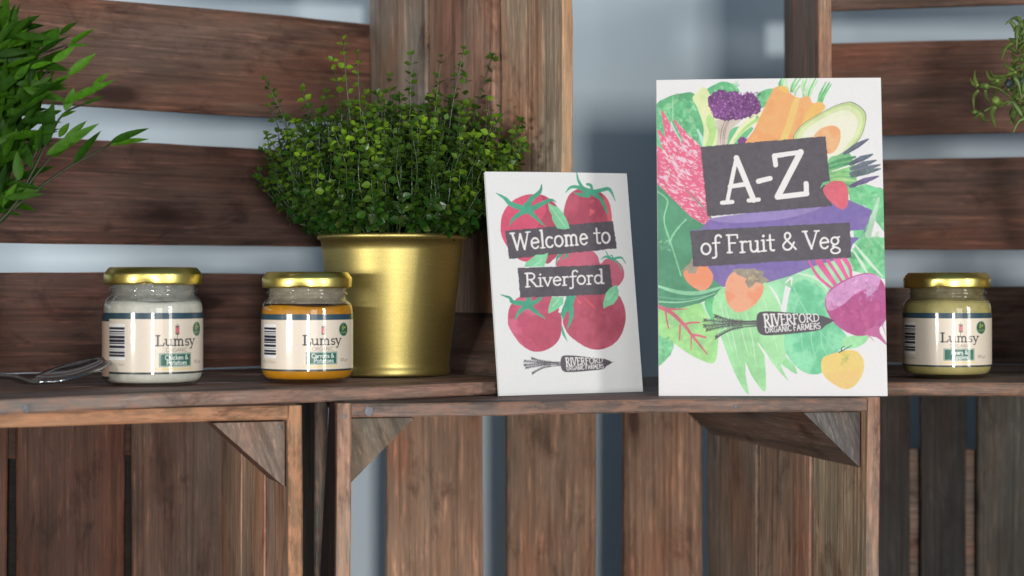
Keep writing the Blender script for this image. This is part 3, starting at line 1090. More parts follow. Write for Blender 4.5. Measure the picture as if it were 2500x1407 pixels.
# carrots and their tops
for (bx_, by_, tx, ty) in ((1160, 150, 1195, 40), (1150, 140, 1160, 60), (1215, 150, 1210, 40), (1240, 175, 1290, 50), (1255, 175, 1330, 50), (1275, 205, 1320, 120), (1350, 225, 1375, 60), (1370, 235, 1410, 60), (1385, 235, 1450, 60), (1395, 232, 1465, 80), (1470, 270, 1540, 90), (1485, 275, 1570, 95), (1500, 275, 1585, 110), (1350, 190, 1350, 60)):
    cv.stroke(PA((bx_, by_), ((bx_ + tx) / 2 - 14, (by_ + ty) / 2 + 8), (tx, ty)), [4.5, 6, 3], rnd.choice([(124, 196, 132), (150, 212, 150), (104, 178, 120), (190, 226, 180)]), True, .25, .1)
cv.poly(PA((850, 640), (930, 490), (1000, 335), (1060, 205), (1100, 140), (1180, 125), (1226, 178), (1300, 228), (1390, 216), (1424, 272), (1490, 264), (1532, 312), (1420, 430), (1300, 590), (1100, 640)), (252, 176, 118), .06, .03, col2=(250, 164, 110))
cv.poly(PA((1142, 600), (1200, 440), (1262, 250), (1312, 240), (1260, 440), (1200, 600)), (252, 198, 124), .05, .03)
cv.poly(PA((1330, 470), (1400, 310), (1480, 262), (1534, 312), (1430, 410), (1370, 520)), (251, 190, 112), .06, .03)
cv.poly(PA((1130, 140), (1180, 122), (1225, 165), (1190, 185)), (252, 192, 110), .05, .03)
# avocado
avo = [(1262, 590), (1320, 475), (1440, 388), (1600, 300), (1700, 268), (1765, 262), (1850, 312), (1887, 390), (1852, 540), (1780, 640), (1680, 780), (1560, 860), (1400, 800)]
cen = (1570, 560)
for k_, c_ in ((1.0, (120, 112, 124)), (.982, (190, 212, 150)), (.90, (214, 226, 176)), (.76, (234, 238, 210))):
    cv.poly([A(cen[0] + (x - cen[0]) * k_, cen[1] + (y - cen[1]) * k_) for x, y in avo], c_, .07, .04)
cv.poly(PA((1430, 590), (1460, 520), (1530, 478), (1610, 468), (1662, 510), (1660, 600), (1620, 680), (1560, 710), (1480, 680)), (242, 184, 138), .08, .03, col2=(236, 166, 118))
# asparagus
cv.poly(PA((1555, 770), (1640, 720), (1720, 690), (1770, 760), (1800, 900), (1790, 1010), (1700, 1060), (1580, 1010)), (128, 192, 138), .18, .08)
for y_ in range(6):
    cv.stroke(PA((1560, 800 + y_ * 34), (1660, 765 + y_ * 40), (1790, 735 + y_ * 52)), [5, 9, 5], rnd.choice([(104, 172, 122), (150, 210, 140), (176, 222, 150), (90, 160, 112)]), True, .2, .1)
cv.stroke(PA((1590, 860), (1740, 810)), [2, 5], (226, 238, 220))
for (ax, ay, bx_, by_, c_) in ((1700, 705, 1905, 580, (108, 114, 132)), (1745, 795, 1942, 712, (102, 112, 128)), (1755, 838, 1972, 762, (106, 116, 128)), (1750, 880, 2005, 800, (110, 116, 130)), (1760, 900, 2008, 835, (104, 118, 122)), (1750, 985, 1992, 900, (108, 98, 134)), (1790, 1035, 2015, 1005, (116, 124, 130))):
    cv.stroke(PA((ax, ay), (ax * .5 + bx_ * .5, ay * .5 + by_ * .5 - 4), (bx_, by_)), [8, 14, 3], c_, True, .2, .15)
    for j in range(4):
        t = .15 + j * .2
        x, y = ax + (bx_ - ax) * t, ay + (by_ - ay) * t
        cv.stroke(PA((x, y + 16), (x + 34, y - 14)), 1.6, (76, 84, 104))
# leaves at the right edge
rl = PA((1730, 1010), (1880, 965), (2060, 1020), (2060, 1420), (1880, 1420), (1930, 1200), (1850, 1140)) + PB((1960, 60), (1990, 430), (1800, 380), (1600, 330), (1700, 150))
cv.poly(rl, (120, 200, 146), .2, .1, smooth=False)
blotches((1740, 980, 2030, 1400), A, 40, GR + [(190, 228, 200)], 14, 45, .5, rl)
blotches((1660, 60, 1945, 420), B, 60, GR + [(150, 220, 170), (96, 176, 124)], 14, 50, .5, rl)
cv.stroke(PA((1990, 1090), (1960, 1200), (1900, 1400)), [7, 10, 16], (182, 216, 190), True, .15)
# light green ground below the aubergine
cv.poly(PB((960, 450), (1200, 370), (1400, 290), (1640, 240), (1690, 330), (1640, 450), (1480, 580), (1300, 560), (1130, 470), (1100, 640), (1030, 620)), (160, 222, 178), .14, .06, smooth=False)
for s_ in (PB((1230, 370), (1400, 420), (1480, 520)), PB((1250, 430), (1340, 520), (1420, 640)), PB((1700, 140), (1800, 260), (1930, 400)), PB((1680, 180), (1760, 300), (1800, 370))):
    cv.stroke(s_, [3, 8, 3], (206, 236, 210), True)
# radicchio
rad = PA((70, 620), (128, 660), (185, 745), (190, 735), (130, 640), (95, 505), (112, 500), (165, 570), (150, 480), (126, 340), (142, 335), (215, 470), (300, 610), (318, 610), (290, 540), (232, 420), (245, 412), (340, 520), (470, 650), (525, 1230), (606, 1342), (500, 1320), (380, 1245), (240, 1110), (150, 1020), (70, 940))
cv.poly(rad, (222, 108, 140), .10, .05, smooth=False)
for _ in range(900):
    big = _ < 170
    x, y = rnd.uniform(85, 600), rnd.uniform(330, 1340)
    an = math.radians(rnd.uniform(40, 62) - 32 * (y - 330) / 1000)
    l_ = rnd.uniform(40, 110) if big else rnd.uniform(8, 30)
    p0_, p1_ = A(x, y), A(x + l_ * math.cos(an), y + l_ * math.sin(an))
    if inside(p0_, rad) and inside(p1_, rad):
        jx = rnd.uniform(-1.5, 1.5)
        cv.stroke([p0_, ((p0_[0] + p1_[0]) / 2 + jx, (p0_[1] + p1_[1]) / 2 - jx), p1_], [.8, rnd.uniform(3, 8) if big else rnd.uniform(.9, 2.2), .5], (240, 206, 219), mott=.08, alpha=.95)
        if big:
            for k_ in range(5):
                t = rnd.random()
                mx_, my_ = p0_[0] + (p1_[0] - p0_[0]) * t, p0_[1] + (p1_[1] - p0_[1]) * t
                cv.stroke([(mx_ + rnd.uniform(-3, 3), my_ + rnd.uniform(-3, 3)), (mx_ + 6 * math.cos(an), my_ + 6 * math.sin(an))], [1.0, .6], (222, 108, 140))
cv.stroke(PA((330, 1010), (450, 1130), (520, 1200)), [1.5, 4, 2], (120, 150, 135), True)
# aubergine
cv.poly(PA((460, 1360), (545, 1262), (900, 1210), (1590, 1120), (1720, 1098), (1935, 1190), (1900, 1290), (1840, 1420), (700, 1420)) + PB((1800, 20), (1680, 140), (1640, 245)) + PB((1400, 300), (1180, 390), (960, 455), (800, 480), (620, 482), (500, 390), (440, 300), (360, 20)), (134, 118, 178), .12, .05, smooth=False, col2=(122, 106, 168))
cv.poly(PA((540, 1268), (760, 1228), (1200, 1190), (1500, 1165), (1200, 1260), (760, 1300)), (158, 142, 194), .1, .05, alpha=.7)
# chard, kale and long leaves at the bottom
chard = PB((60, 645), (230, 660), (440, 612), (540, 640), (580, 780), (582, 930), (552, 1086), (460, 1076), (330, 1010), (200, 920), (60, 850))
cv.poly(chard, (160, 216, 144), .14, .06)
blotches((100, 650, 560, 1060), B, 40, [(176, 224, 150), (140, 206, 150), (190, 226, 160)], 20, 60, .4, chard)
cv.stroke(PB((455, 610), (500, 690), (540, 770)), [4, 9, 3], (190, 228, 216), True)
cv.poly(PB((470, 610), (560, 570), (600, 700), (560, 800)), (108, 190, 134), .2, .1)
kale = PB((60, 875), (150, 895), (212, 922), (214, 975), (170, 1050), (100, 1115), (60, 1130))
cv.poly(kale, (126, 200, 150), .2, .1)
blotches((95, 890, 215, 1100), B, 30, GR, 8, 24, .6, kale)
for s_, w_ in ((PB((95, 640), (200, 690), (300, 780), (370, 870), (492, 1022)), [9, 10, 9, 7, 3]), (PB((300, 785), (360, 768), (430, 766)), [6, 4]), (PB((370, 868), (420, 872), (478, 888)), [7, 5]), (PB((155, 690), (165, 760), (178, 815)), [5, 3]), (PB((272, 790), (270, 850), (266, 908)), [5, 3]), (PB((362, 880), (362, 930), (360, 988)), [4, 2]), (PB((110, 652), (220, 662), (330, 658)), [7, 2])):
    cv.stroke(s_, w_, (204, 112, 128), True, .2)
for lf, c_ in ((PB((600, 700), (780, 560), (960, 520), (1060, 600), (1120, 760), (1130, 900), (1000, 960), (760, 960), (640, 860)), (164, 222, 168)),
               (PB((1095, 1000), (1150, 1060), (1205, 1115), (1224, 1180), (1150, 1140), (1095, 1090)), (150, 214, 160)),
               (PB((890, 480), (990, 455), (1080, 620), (1120, 800), (1132, 1040), (1095, 1100), (1120, 1170), (1152, 1232), (1050, 1125), (950, 980), (880, 800)), (168, 224, 170)),
               (PB((690, 620), (880, 560), (905, 800), (955, 1000), (968, 1310), (880, 1232), (820, 1120), (740, 920)), (160, 220, 162)),
               (PB((540, 600), (622, 486), (700, 600), (790, 860), (802, 1100), (806, 1200), (830, 1346), (755, 1250), (680, 1085), (612, 900), (545, 720)), (160, 220, 164))):
    cv.poly(lf, c_, .10, .05)
for s_ in (PB((640, 640), (700, 860), (740, 1060)), PB((800, 660), (860, 900), (890, 1120)), PB((740, 700), (790, 900), (830, 1040)), PB((950, 560), (1010, 780), (1070, 1000)), PB((600, 600), (640, 800), (700, 1000))):
    cv.stroke(s_, [1, 2.2, .6], (206, 238, 204), True)
for s_ in (PB((905, 930), (960, 1010), (1000, 1060)), PB((1000, 470), (1060, 560), (1100, 650)), PB((1130, 450), (1180, 410), (1180, 470))):
    cv.stroke(s_, [2, 6, 1], (236, 238, 240), True)
ptc = PB((1130, 760), (1150, 600), (1185, 480), (1280, 420), (1400, 470), (1470, 560), (1560, 780), (1640, 900), (1560, 1000), (1430, 1100), (1420, 1172), (1300, 1172), (1180, 1082), (1122, 960))
cv.poly(ptc, (116, 202, 158), .12, .06, col2=(140, 214, 172))
for s_ in (PB((1190, 470), (1300, 680), (1520, 980)), PB((1240, 560), (1200, 700), (1190, 900)), PB((1290, 660), (1260, 860), (1290, 1080)), PB((1350, 750), (1340, 900), (1380, 1060)), PB((1420, 850), (1430, 950), (1470, 1030)), PB((1330, 720), (1420, 740), (1480, 780))):
    cv.stroke(s_, [1.6, 2.2, 1], (160, 222, 184), True)
cv.poly(PB((1620, 890), (1800, 860), (1790, 920), (1700, 970), (1600, 970)), (160, 220, 168), .1, .05)
# beetroot
for s_, w_ in ((PB((1325, 275), (1400, 400), (1520, 500)), [4, 8, 6]), (PB((1400, 270), (1470, 370), (1550, 480)), [16, 14, 9]), (PB((1480, 270), (1540, 360), (1600, 450)), [9, 8, 7]), (PB((1550, 255), (1600, 340), (1645, 430)), [16, 11, 8]), (PB((1610, 250), (1655, 320), (1668, 400)), [12, 9, 7])):
    cv.stroke(s_, w_, (222, 104, 158), True, .15)
beet = PB((1452, 610), (1480, 520), (1560, 455), (1680, 395), (1800, 368), (1880, 388), (1945, 470), (1975, 600), (1965, 720), (1900, 810), (1820, 862), (1700, 872), (1560, 800), (1485, 710))
cv.poly(beet, (186, 98, 154), .12, .06, col2=(174, 84, 136))
cv.poly(PB((1460, 600), (1490, 520), (1680, 405), (1830, 376), (1905, 410), (1885, 490), (1800, 562), (1790, 500), (1690, 545), (1600, 625), (1490, 672)), (208, 152, 200), .12, .1)
blotches((1480, 420, 1880, 620), B, 40, [(196, 128, 182), (222, 178, 216)], 10, 30, .5, beet)
blotches((1500, 640, 1920, 840), B, 40, [(196, 104, 150), (164, 74, 130)], 14, 40, .4, beet)
cv.poly(PB((1770, 850), (1890, 790), (1905, 850), (1966, 950), (1880, 890), (1840, 880)), (196, 110, 160), .1, .05)
for s_ in (PB((1800, 865), (1830, 890), (1856, 920)), PB((1920, 780), (1940, 830), (1950, 870))):
    cv.stroke(s_, [3, 1], (206, 130, 170), True)
# persimmons
p1_ = PB((300, 375), (345, 300), (440, 272), (520, 345), (542, 410), (505, 488), (430, 508), (345, 455))
cv.poly(p1_, (250, 158, 130), .06, .03, col2=(250, 146, 112))
cv.poly(PB((282, 358), (330, 305), (345, 300), (370, 252), (392, 266), (458, 256), (420, 300), (400, 372), (345, 372), (330, 345)), (164, 152, 136), .15, .1, smooth=False)
p2_ = PB((640, 530), (648, 440), (700, 365), (800, 345), (900, 410), (952, 470), (940, 545), (880, 625), (800, 675), (730, 684), (665, 625))
cv.poly(p2_, (252, 172, 140), .06, .03, col2=(250, 152, 118))
cv.poly(PB((695, 345), (760, 330), (800, 338), (880, 330), (900, 345), (962, 356), (945, 390), (1004, 430), (940, 458), (890, 440), (868, 470), (832, 496), (802, 440), (815, 415), (740, 382)), (160, 150, 136), .15, .1, smooth=False)
blotches((820, 360, 900, 430), B, 8, [(206, 190, 150)], 10, 24, .6)
# yellow tomato
yt = PB((1420, 1125), (1435, 1050), (1520, 1015), (1620, 990), (1715, 1000), (1772, 1085), (1750, 1200), (1680, 1282), (1600, 1298), (1500, 1245), (1440, 1185))
cv.poly(yt, (252, 208, 128), .06, .03, col2=(252, 198, 106))
cv.poly(PB((1450, 1190), (1560, 1150), (1740, 1160), (1680, 1270), (1600, 1290), (1510, 1250)), (253, 196, 132), .05, .03, alpha=.7)
blotches((1570, 1010, 1640, 1130), B, 12, [(176, 190, 110), (200, 196, 104)], 10, 30, .5, yt)
for s_ in (PB((1570, 1005), (1610, 985), (1672, 948)), PB((1590, 995), (1590, 970), (1615, 955))):
    cv.stroke(s_, [4, 1.5], (74, 120, 108), True)
# title strips, strawberry, lettering
q1 = PA((463, 648), (1535, 558), (1592, 1155), (522, 1245))
panel(cv, q1, 130, 3)
q2 = [A(374, 1366), A(1740, 1294), B(1672, 246), B(382, 318)]
panel(cv, q2, 90, 4)
cv.poly(PA((1486, 1004), (1508, 955), (1560, 942), (1610, 945), (1560, 975), (1520, 975)), (116, 184, 138), .1, .05, smooth=False)
cv.poly(PA((1514, 1010), (1560, 958), (1650, 940), (1708, 968), (1730, 1060), (1716, 1160), (1664, 1181), (1590, 1132), (1532, 1065)), (214, 104, 120), .08, .05)
blotches((1540, 960, 1710, 1150), A, 26, [(226, 130, 140), (204, 92, 108)], 4, 12, .5)
WHT = (238, 238, 242)
cv.text('A-Z', A(655, 1128), A(1405, 1062), 372 * .28425, WHT, .125, True)
cv.text('of Fruit & Veg', B(440, 218), B(1590, 162), 140 * .29843, WHT, .125, True, wob=.02)
carrot_logo(cv, B)

bk = thing('booklet', (.1742, 1.131, ZT + .0004), 'large white booklet of painted vegetables, its title reading A-Z of Fruit & Veg', 'booklet', 'printed booklets')
nx, ny = 445, 620
colsA = cv.grid(nx, ny) * .81


def sheet(bl, br, up, hgt_l, hgt_r, nx, ny, bow=0.0, off=0.0):
    """front sheet standing on bl-br, leaning along up"""
    bl, br, up = np.array(bl), np.array(br), np.array(up)
    s = np.linspace(0, 1, nx)[None, :, None]
    t = np.linspace(1, 0, ny)[:, None, None]
    base = bl * (1 - s) + br * s
    hgt = hgt_l * (1 - s) + hgt_r * s
    n = np.cross(br - bl, up)
    n /= np.linalg.norm(n)
    return base + up * hgt * t + n * (bow * np.sin(np.pi * s) * (0.4 + .6 * t) + off)


up = V(0, math.sin(math.radians(5.6)), math.cos(math.radians(5.6)))
bl, br = V((1609 - 1250) / F * 1.131, 1.131, ZT + .0004), V((2167 - 1250) / F * 1.131, 1.131, ZT + .0004)
posA = sheet(bl, br, up, .2112, .2128, nx, ny, .0012)
grid_mesh('cover', posA, colsA, PAPER, bk)


def pages(bl, br, up, hl, hr, thick, gap, parent, name='pages', inset=.0004):
    mb = MB()
    n = (br - bl).cross(up).normalized() * -1      # away from the camera
    x = (br - bl).normalized()
    p = []
    for d in (gap, gap + thick):
        o = n * d
        p += [bl + o, br + o - x * inset, br + up * hr + o - x * inset - up * inset, bl + up * hl + o - up * inset]
    mb.hexa(p, (1, 1, 1))
    return mb.build(name, PAGES, parent)


pages(bl, br, up, .2112, .2128, .0026, .0008, bk)

# ---------------- small booklet cover
CB = [(1185, 417), (1531, 423), (1570, 957), (1219, 968)]
cv = Canvas(CB, 1.8, (234, 236, 238), 31)
A = lambda x, y: (1160 + x * .20614, 400 + y * .20614)
B = lambda x, y: (1160 + x * .21319, 680 + y * .21319)
RED, RED2, GRN, GRL = (212, 88, 118), (176, 80, 102), (78, 166, 138), (134, 208, 164)


def calyx(fn, strokes, col=GRN):
    for pts, w_ in strokes:
        cv.stroke([fn(*p) for p in pts], w_, col, True, .15, .05)


def leaf(fn, pts, vein, col=GRL):
    cv.poly([fn(*p) for p in pts], col, .12, .06, smooth=False)
    cv.stroke([fn(*p) for p in vein], 1.3, (196, 232, 206), True)


t1 = PA((300, 745), (320, 600), (400, 470), (510, 395), (640, 360), (780, 372), (900, 450), (965, 570), (980, 800), (970, 1050), (900, 1150), (820, 1190), (700, 1195), (600, 1172), (500, 1135), (370, 980), (312, 860))
cv.poly(t1, RED, .08, .05)
cv.poly(PA((760, 375), (900, 450), (965, 570), (980, 900), (970, 1050), (900, 1150), (820, 1190), (780, 1000), (700, 800), (820, 560)), RED2, .10, .05, alpha=.85)
t2 = PA((1022, 640), (1045, 480), (1080, 390), (1130, 335), (1230, 290), (1400, 308), (1520, 380), (1590, 500), (1606, 700), (1590, 800), (1060, 800))
cv.poly(t2, RED2, .10, .05, col2=(184, 88, 108))
cv.poly(PA((1490, 360), (1560, 430), (1602, 560), (1606, 700), (1560, 690), (1540, 540)), (222, 104, 118), .08, .05, alpha=.9)
blotches((1340, 430, 1420, 660), A, 8, [(222, 110, 118)], 20, 50, .45)
cv.poly(PA((968, 1230), (975, 1130), (1000, 1080), (1180, 1010), (1340, 1020), (1430, 1100), (1452, 1170), (1455, 1240)), (204, 106, 130), .1, .05, col2=(190, 100, 124))
t4 = PA((1472, 1230), (1500, 1165), (1560, 1130), (1660, 1150), (1730, 1215), (1758, 1310), (1740, 1390), (1690, 1450), (1600, 1500), (1500, 1440))
cv.poly(t4, (194, 104, 126), .1, .05)
t5 = PB((370, 500), (388, 340), (480, 230), (600, 200), (850, 215), (950, 380), (972, 520), (958, 660), (900, 760), (800, 825), (695, 848), (600, 825), (500, 750), (430, 650), (385, 570))
cv.poly(t5, (214, 110, 140), .08, .05, col2=(188, 88, 114))
cv.poly(PB((650, 230), (850, 215), (950, 380), (972, 520), (958, 660), (900, 760), (760, 830), (640, 700), (700, 500)), RED2, .1, .05, alpha=.6)
t6 = PB((985, 520), (1000, 390), (1080, 230), (1300, 170), (1480, 180), (1620, 195), (1690, 300), (1716, 430), (1700, 560), (1640, 690), (1540, 780), (1400, 823), (1260, 800), (1120, 715), (1040, 640))
cv.poly(t6, (174, 82, 102), .08, .05, col2=(184, 90, 112))
for s_ in (PB((1230, 240), (1300, 300), (1360, 360)), PB((1140, 230), (1170, 280), (1190, 300))):
    cv.stroke(s_, [2, 8, 3], (222, 102, 112), True, .2, .1, .7)
calyx(A, [([(600, 545), (420, 480), (350, 410), (248, 343)], [16, 12, 9, 1.5]), ([(600, 560), (640, 430), (745, 335), (770, 240)], [16, 12, 9, 1.2]),
          ([(630, 555), (780, 470), (880, 430), (942, 462)], [14, 10, 6, 1]), ([(590, 550), (470, 630), (420, 690), (395, 745)], [13, 9, 5, 1]),
          ([(610, 555), (700, 640), (760, 700), (812, 748)], [14, 9, 5, 1]), ([(590, 560), (580, 500), (580, 470)], [10, 8, 5])])
calyx(A, [([(1330, 335), (1250, 280), (1200, 190), (1180, 98)], [15, 9, 6, 2.5]), ([(1300, 330), (1200, 280), (1110, 280), (1048, 345)], [13, 9, 7, 1]),
          ([(1370, 345), (1480, 315), (1580, 305), (1655, 450)], [13, 9, 9, 1]), ([(1380, 350), (1470, 420), (1530, 530), (1562, 618)], [14, 9, 7, 1]),
          ([(1370, 320), (1350, 255), (1310, 243)], [7, 7, 7]), ([(1320, 370), (1230, 370), (1150, 345)], [14, 9, 1])])
calyx(A, [([(1600, 1135), (1560, 1095), (1528, 1040)], [6, 4, 1.5]), ([(1600, 1135), (1530, 1110), (1472, 1145)], [6, 5, 1]), ([(1610, 1140), (1720, 1120), (1780, 1195)], [6, 5, 1]),
          ([(1620, 1140), (1690, 1190), (1730, 1290)], [6, 4, .8]), ([(1620, 1130), (1610, 1100), (1595, 1097)], [4, 4, 4])])
calyx(A, [([(1000, 1080), (955, 1120), (932, 1215)], [8, 6, 1]), ([(1070, 1060), (1060, 1110), (1000, 1140)], [8, 5, 1])])
calyx(B, [([(600, 300), (430, 280), (390, 230), (290, 195)], [15, 10, 7, 1.2]), ([(600, 310), (690, 270), (740, 220)], [12, 9, 7]), ([(590, 320), (500, 390), (445, 490)], [13, 9, 1]),
          ([(610, 330), (700, 410), (790, 470)], [13, 8, 1]), ([(600, 320), (600, 250), (590, 225)], [14, 12, 10])])
cv.stroke(PB((930, 250), (980, 290), (950, 390)), 7, (234, 236, 238), True)
calyx(B, [([(1080, 210), (1050, 300), (1000, 380), (985, 480)], [22, 20, 13, 2]), ([(1070, 330), (1080, 440), (1060, 520), (1035, 585)], [14, 10, 6, 1]), ([(975, 560), (990, 640), (1036, 732)], [3, 6, .8]), ([(985, 440), (970, 420), (965, 400)], [6, 4, 2])])
# title strips
q1 = PA((350, 800), (1620, 681), (1670, 1012), (400, 1136))
panel(cv, q1, 80, 5)
q2 = [A(491, 1243), A(1584, 1204), B(1565, 190), B(506, 230)]
panel(cv, q2, 60, 6)
leaf(A, [(843, 466), (905, 500), (960, 520), (1010, 575), (1050, 640), (1075, 700), (1096, 772), (1040, 787), (950, 772), (915, 705), (888, 660), (886, 610), (860, 560)], [(880, 520), (950, 620), (1040, 745)])
leaf(A, [(572, 1228), (590, 1175), (650, 1130), (705, 1085), (780, 1085), (843, 1064), (832, 1130), (798, 1226)], [(680, 1215), (730, 1185), (780, 1140)])
leaf(B, [(818, 412), (820, 350), (850, 250), (862, 222), (990, 222), (988, 300), (935, 350), (880, 385)], [(862, 332), (905, 285), (940, 240)])
leaf(B, [(1455, 355), (1450, 290), (1480, 180), (1530, 120), (1610, 84), (1634, 160), (1625, 235), (1570, 305), (1490, 335)], [(1500, 255), (1540, 215), (1585, 160)])
cv.text('Welcome to', A(432, 1030), A(1600, 940), 200 * .20614, WHT, .12, True, wob=.015)
cv.text('Riverford', A(580, 1468), A(1515, 1425), 160 * .20614, WHT, .13, True, wob=.015)
fl = lambda x, y: B(540 + (x - 465) * 1.0045 * .945 + 10, 885 + (y - 681) * .99 + (x - 465) * .012)
carrot_logo(cv, fl)

YL, YR = 1.1316, 1.180
bl = V((1219 - 1250) / F * YL, YL, ZT + .0004)
br = V((1570 - 1250) / F * YR, YR, ZT + .0004)
xd = (br - bl).normalized()
nb = V(-xd.y, xd.x, 0)                       # away from the camera
lean = math.radians(8.4)
up = (V(0, 0, 1) * math.cos(lean) + nb * math.sin(lean)).normalized()
wb = thing('booklet', (bl + br) / 2, 'small white booklet with red tomatoes, its title beginning Welcome to', 'booklet', 'printed booklets')
nx, ny = 300, 460
grid_mesh('cover', sheet(bl, br, up, .1505, .1525, nx, ny, .0010), cv.grid(nx, ny) * .86, PAPER, wb)
pages(bl, br, up, .1505, .1525, .0012, .0008, wb)
pages(bl + xd * .001 + nb * .0004, br - xd * .004 + nb * .0004, (up + nb * -.004).normalized(), .1495, .1500, .0008, .0026, wb, 'back_cover')

# ------------------------------------------------------------------ jars
SH = ZT + T + .0006          # top of the upper crates' bottom boards


def label_canvas(words):
    R_ = 111.5
    W_, H_ = 2 * math.radians(150) * R_, 136
    cvl = Canvas([(-W_ / 2, 0), (W_ / 2, 0), (W_ / 2, H_), (-W_ / 2, H_)], 3, (224, 213, 197), 5)
    X = lambda d: math.radians(d) * R_
    box = lambda d0, y0, d1, y1, col, mt=0: cvl.poly([(X(d0), y0), (X(d1), y0), (X(d1), y1), (X(d0), y1)], col, mt, mt, smooth=False)
    box(-151, -1, 151, 14, (44, 72, 86))
    box(-151, 131, 151, 137, (48, 60, 60))
    box(-68, 24.5, -41, 105, (236, 238, 242))
    y = 32
    r_ = random.Random(9)
    while y < 99:
        h_ = r_.choice([1.2, 1.8, 3.2, 5.5, 6.5])
        box(-66.5, y, -41.3, min(y + h_, 100), (38, 40, 56))
        y += h_ + r_.choice([1.2, 1.6, 2.6])
    cvl.text('12% (112m)', (X(-70), 117), (X(-42), 117), 6, (140, 128, 120), .13, False)
    # wheat-ear emblem
    cvl.stroke([(X(20), 24), (X(20), 57)], 1.2, (60, 52, 56))
    for k in range(5):
        for s in (-1, 1):
            cvl.stroke([(X(20), 33 + k * 4), (X(20) + s * 3.6, 29 + k * 4)], 2.4, (196, 84, 104) if 0 < k < 4 else (58, 54, 58))
            cvl.stroke([(X(20) + s * 3.8, 33 + k * 4), (X(20) + s * 4.6, 30 + k * 4)], 1.0, (70, 60, 64))
    cvl.text('Lumsy', (X(-5.5), 72.5), (X(46), 72.5), 22, (46, 50, 58), .165, True)
    cvl.text('ORGANIC', (X(6), 86.5), (X(33.5), 86.5), 8.6, (92, 86, 84), .12, False)
    box(-1.6, 89.5, 39.3, 119.5, (62, 116, 98))
    box(-.8, 90.8, 38.5, 118.2, (198, 214, 204))
    box(-.3, 91.6, 38.0, 117.4, (42, 100, 84))
    (l1, d0, d1), (l2, d2, d3) = words
    cvl.text(l1, (X(d0), 103.5), (X(d1), 103.5), 9.6, (224, 234, 228), .15, False)
    cvl.text(l2, (X(d2), 115), (X(d3), 115), 9.6, (224, 234, 228), .15, False)
    cvl.text('120 g e', (X(44.5), 112.5), (X(59), 112.5), 6.4, (96, 92, 88), .14, False)
    x = -5.0
    while x < 42:
        ww = r_.uniform(.5, 1.4)
        box(x, 122.5, x + ww, 126, (226, 200, 104))
        x += ww + r_.choice([.35, .35, .9])
    ell = [(X(51) + 17 * math.cos(t * .2618), 37 + 16.5 * math.sin(t * .2618)) for t in range(24)]
    cvl.poly(ell, (120, 158, 130), 0, 0, False)
    ell = [(X(51) + 15.4 * math.cos(t * .2618), 37 + 15 * math.sin(t * .2618)) for t in range(24)]
    cvl.poly(ell, (48, 94, 74), .1, .1, False)
    cvl.text('6+', (X(51) - 7, 38), (X(51) + 8, 38), 13, (186, 186, 96), .12, False)
    cvl.text('months', (X(51) - 11, 46), (X(51) + 11, 46), 5, (150, 170, 110), .14, False)
    return cvl


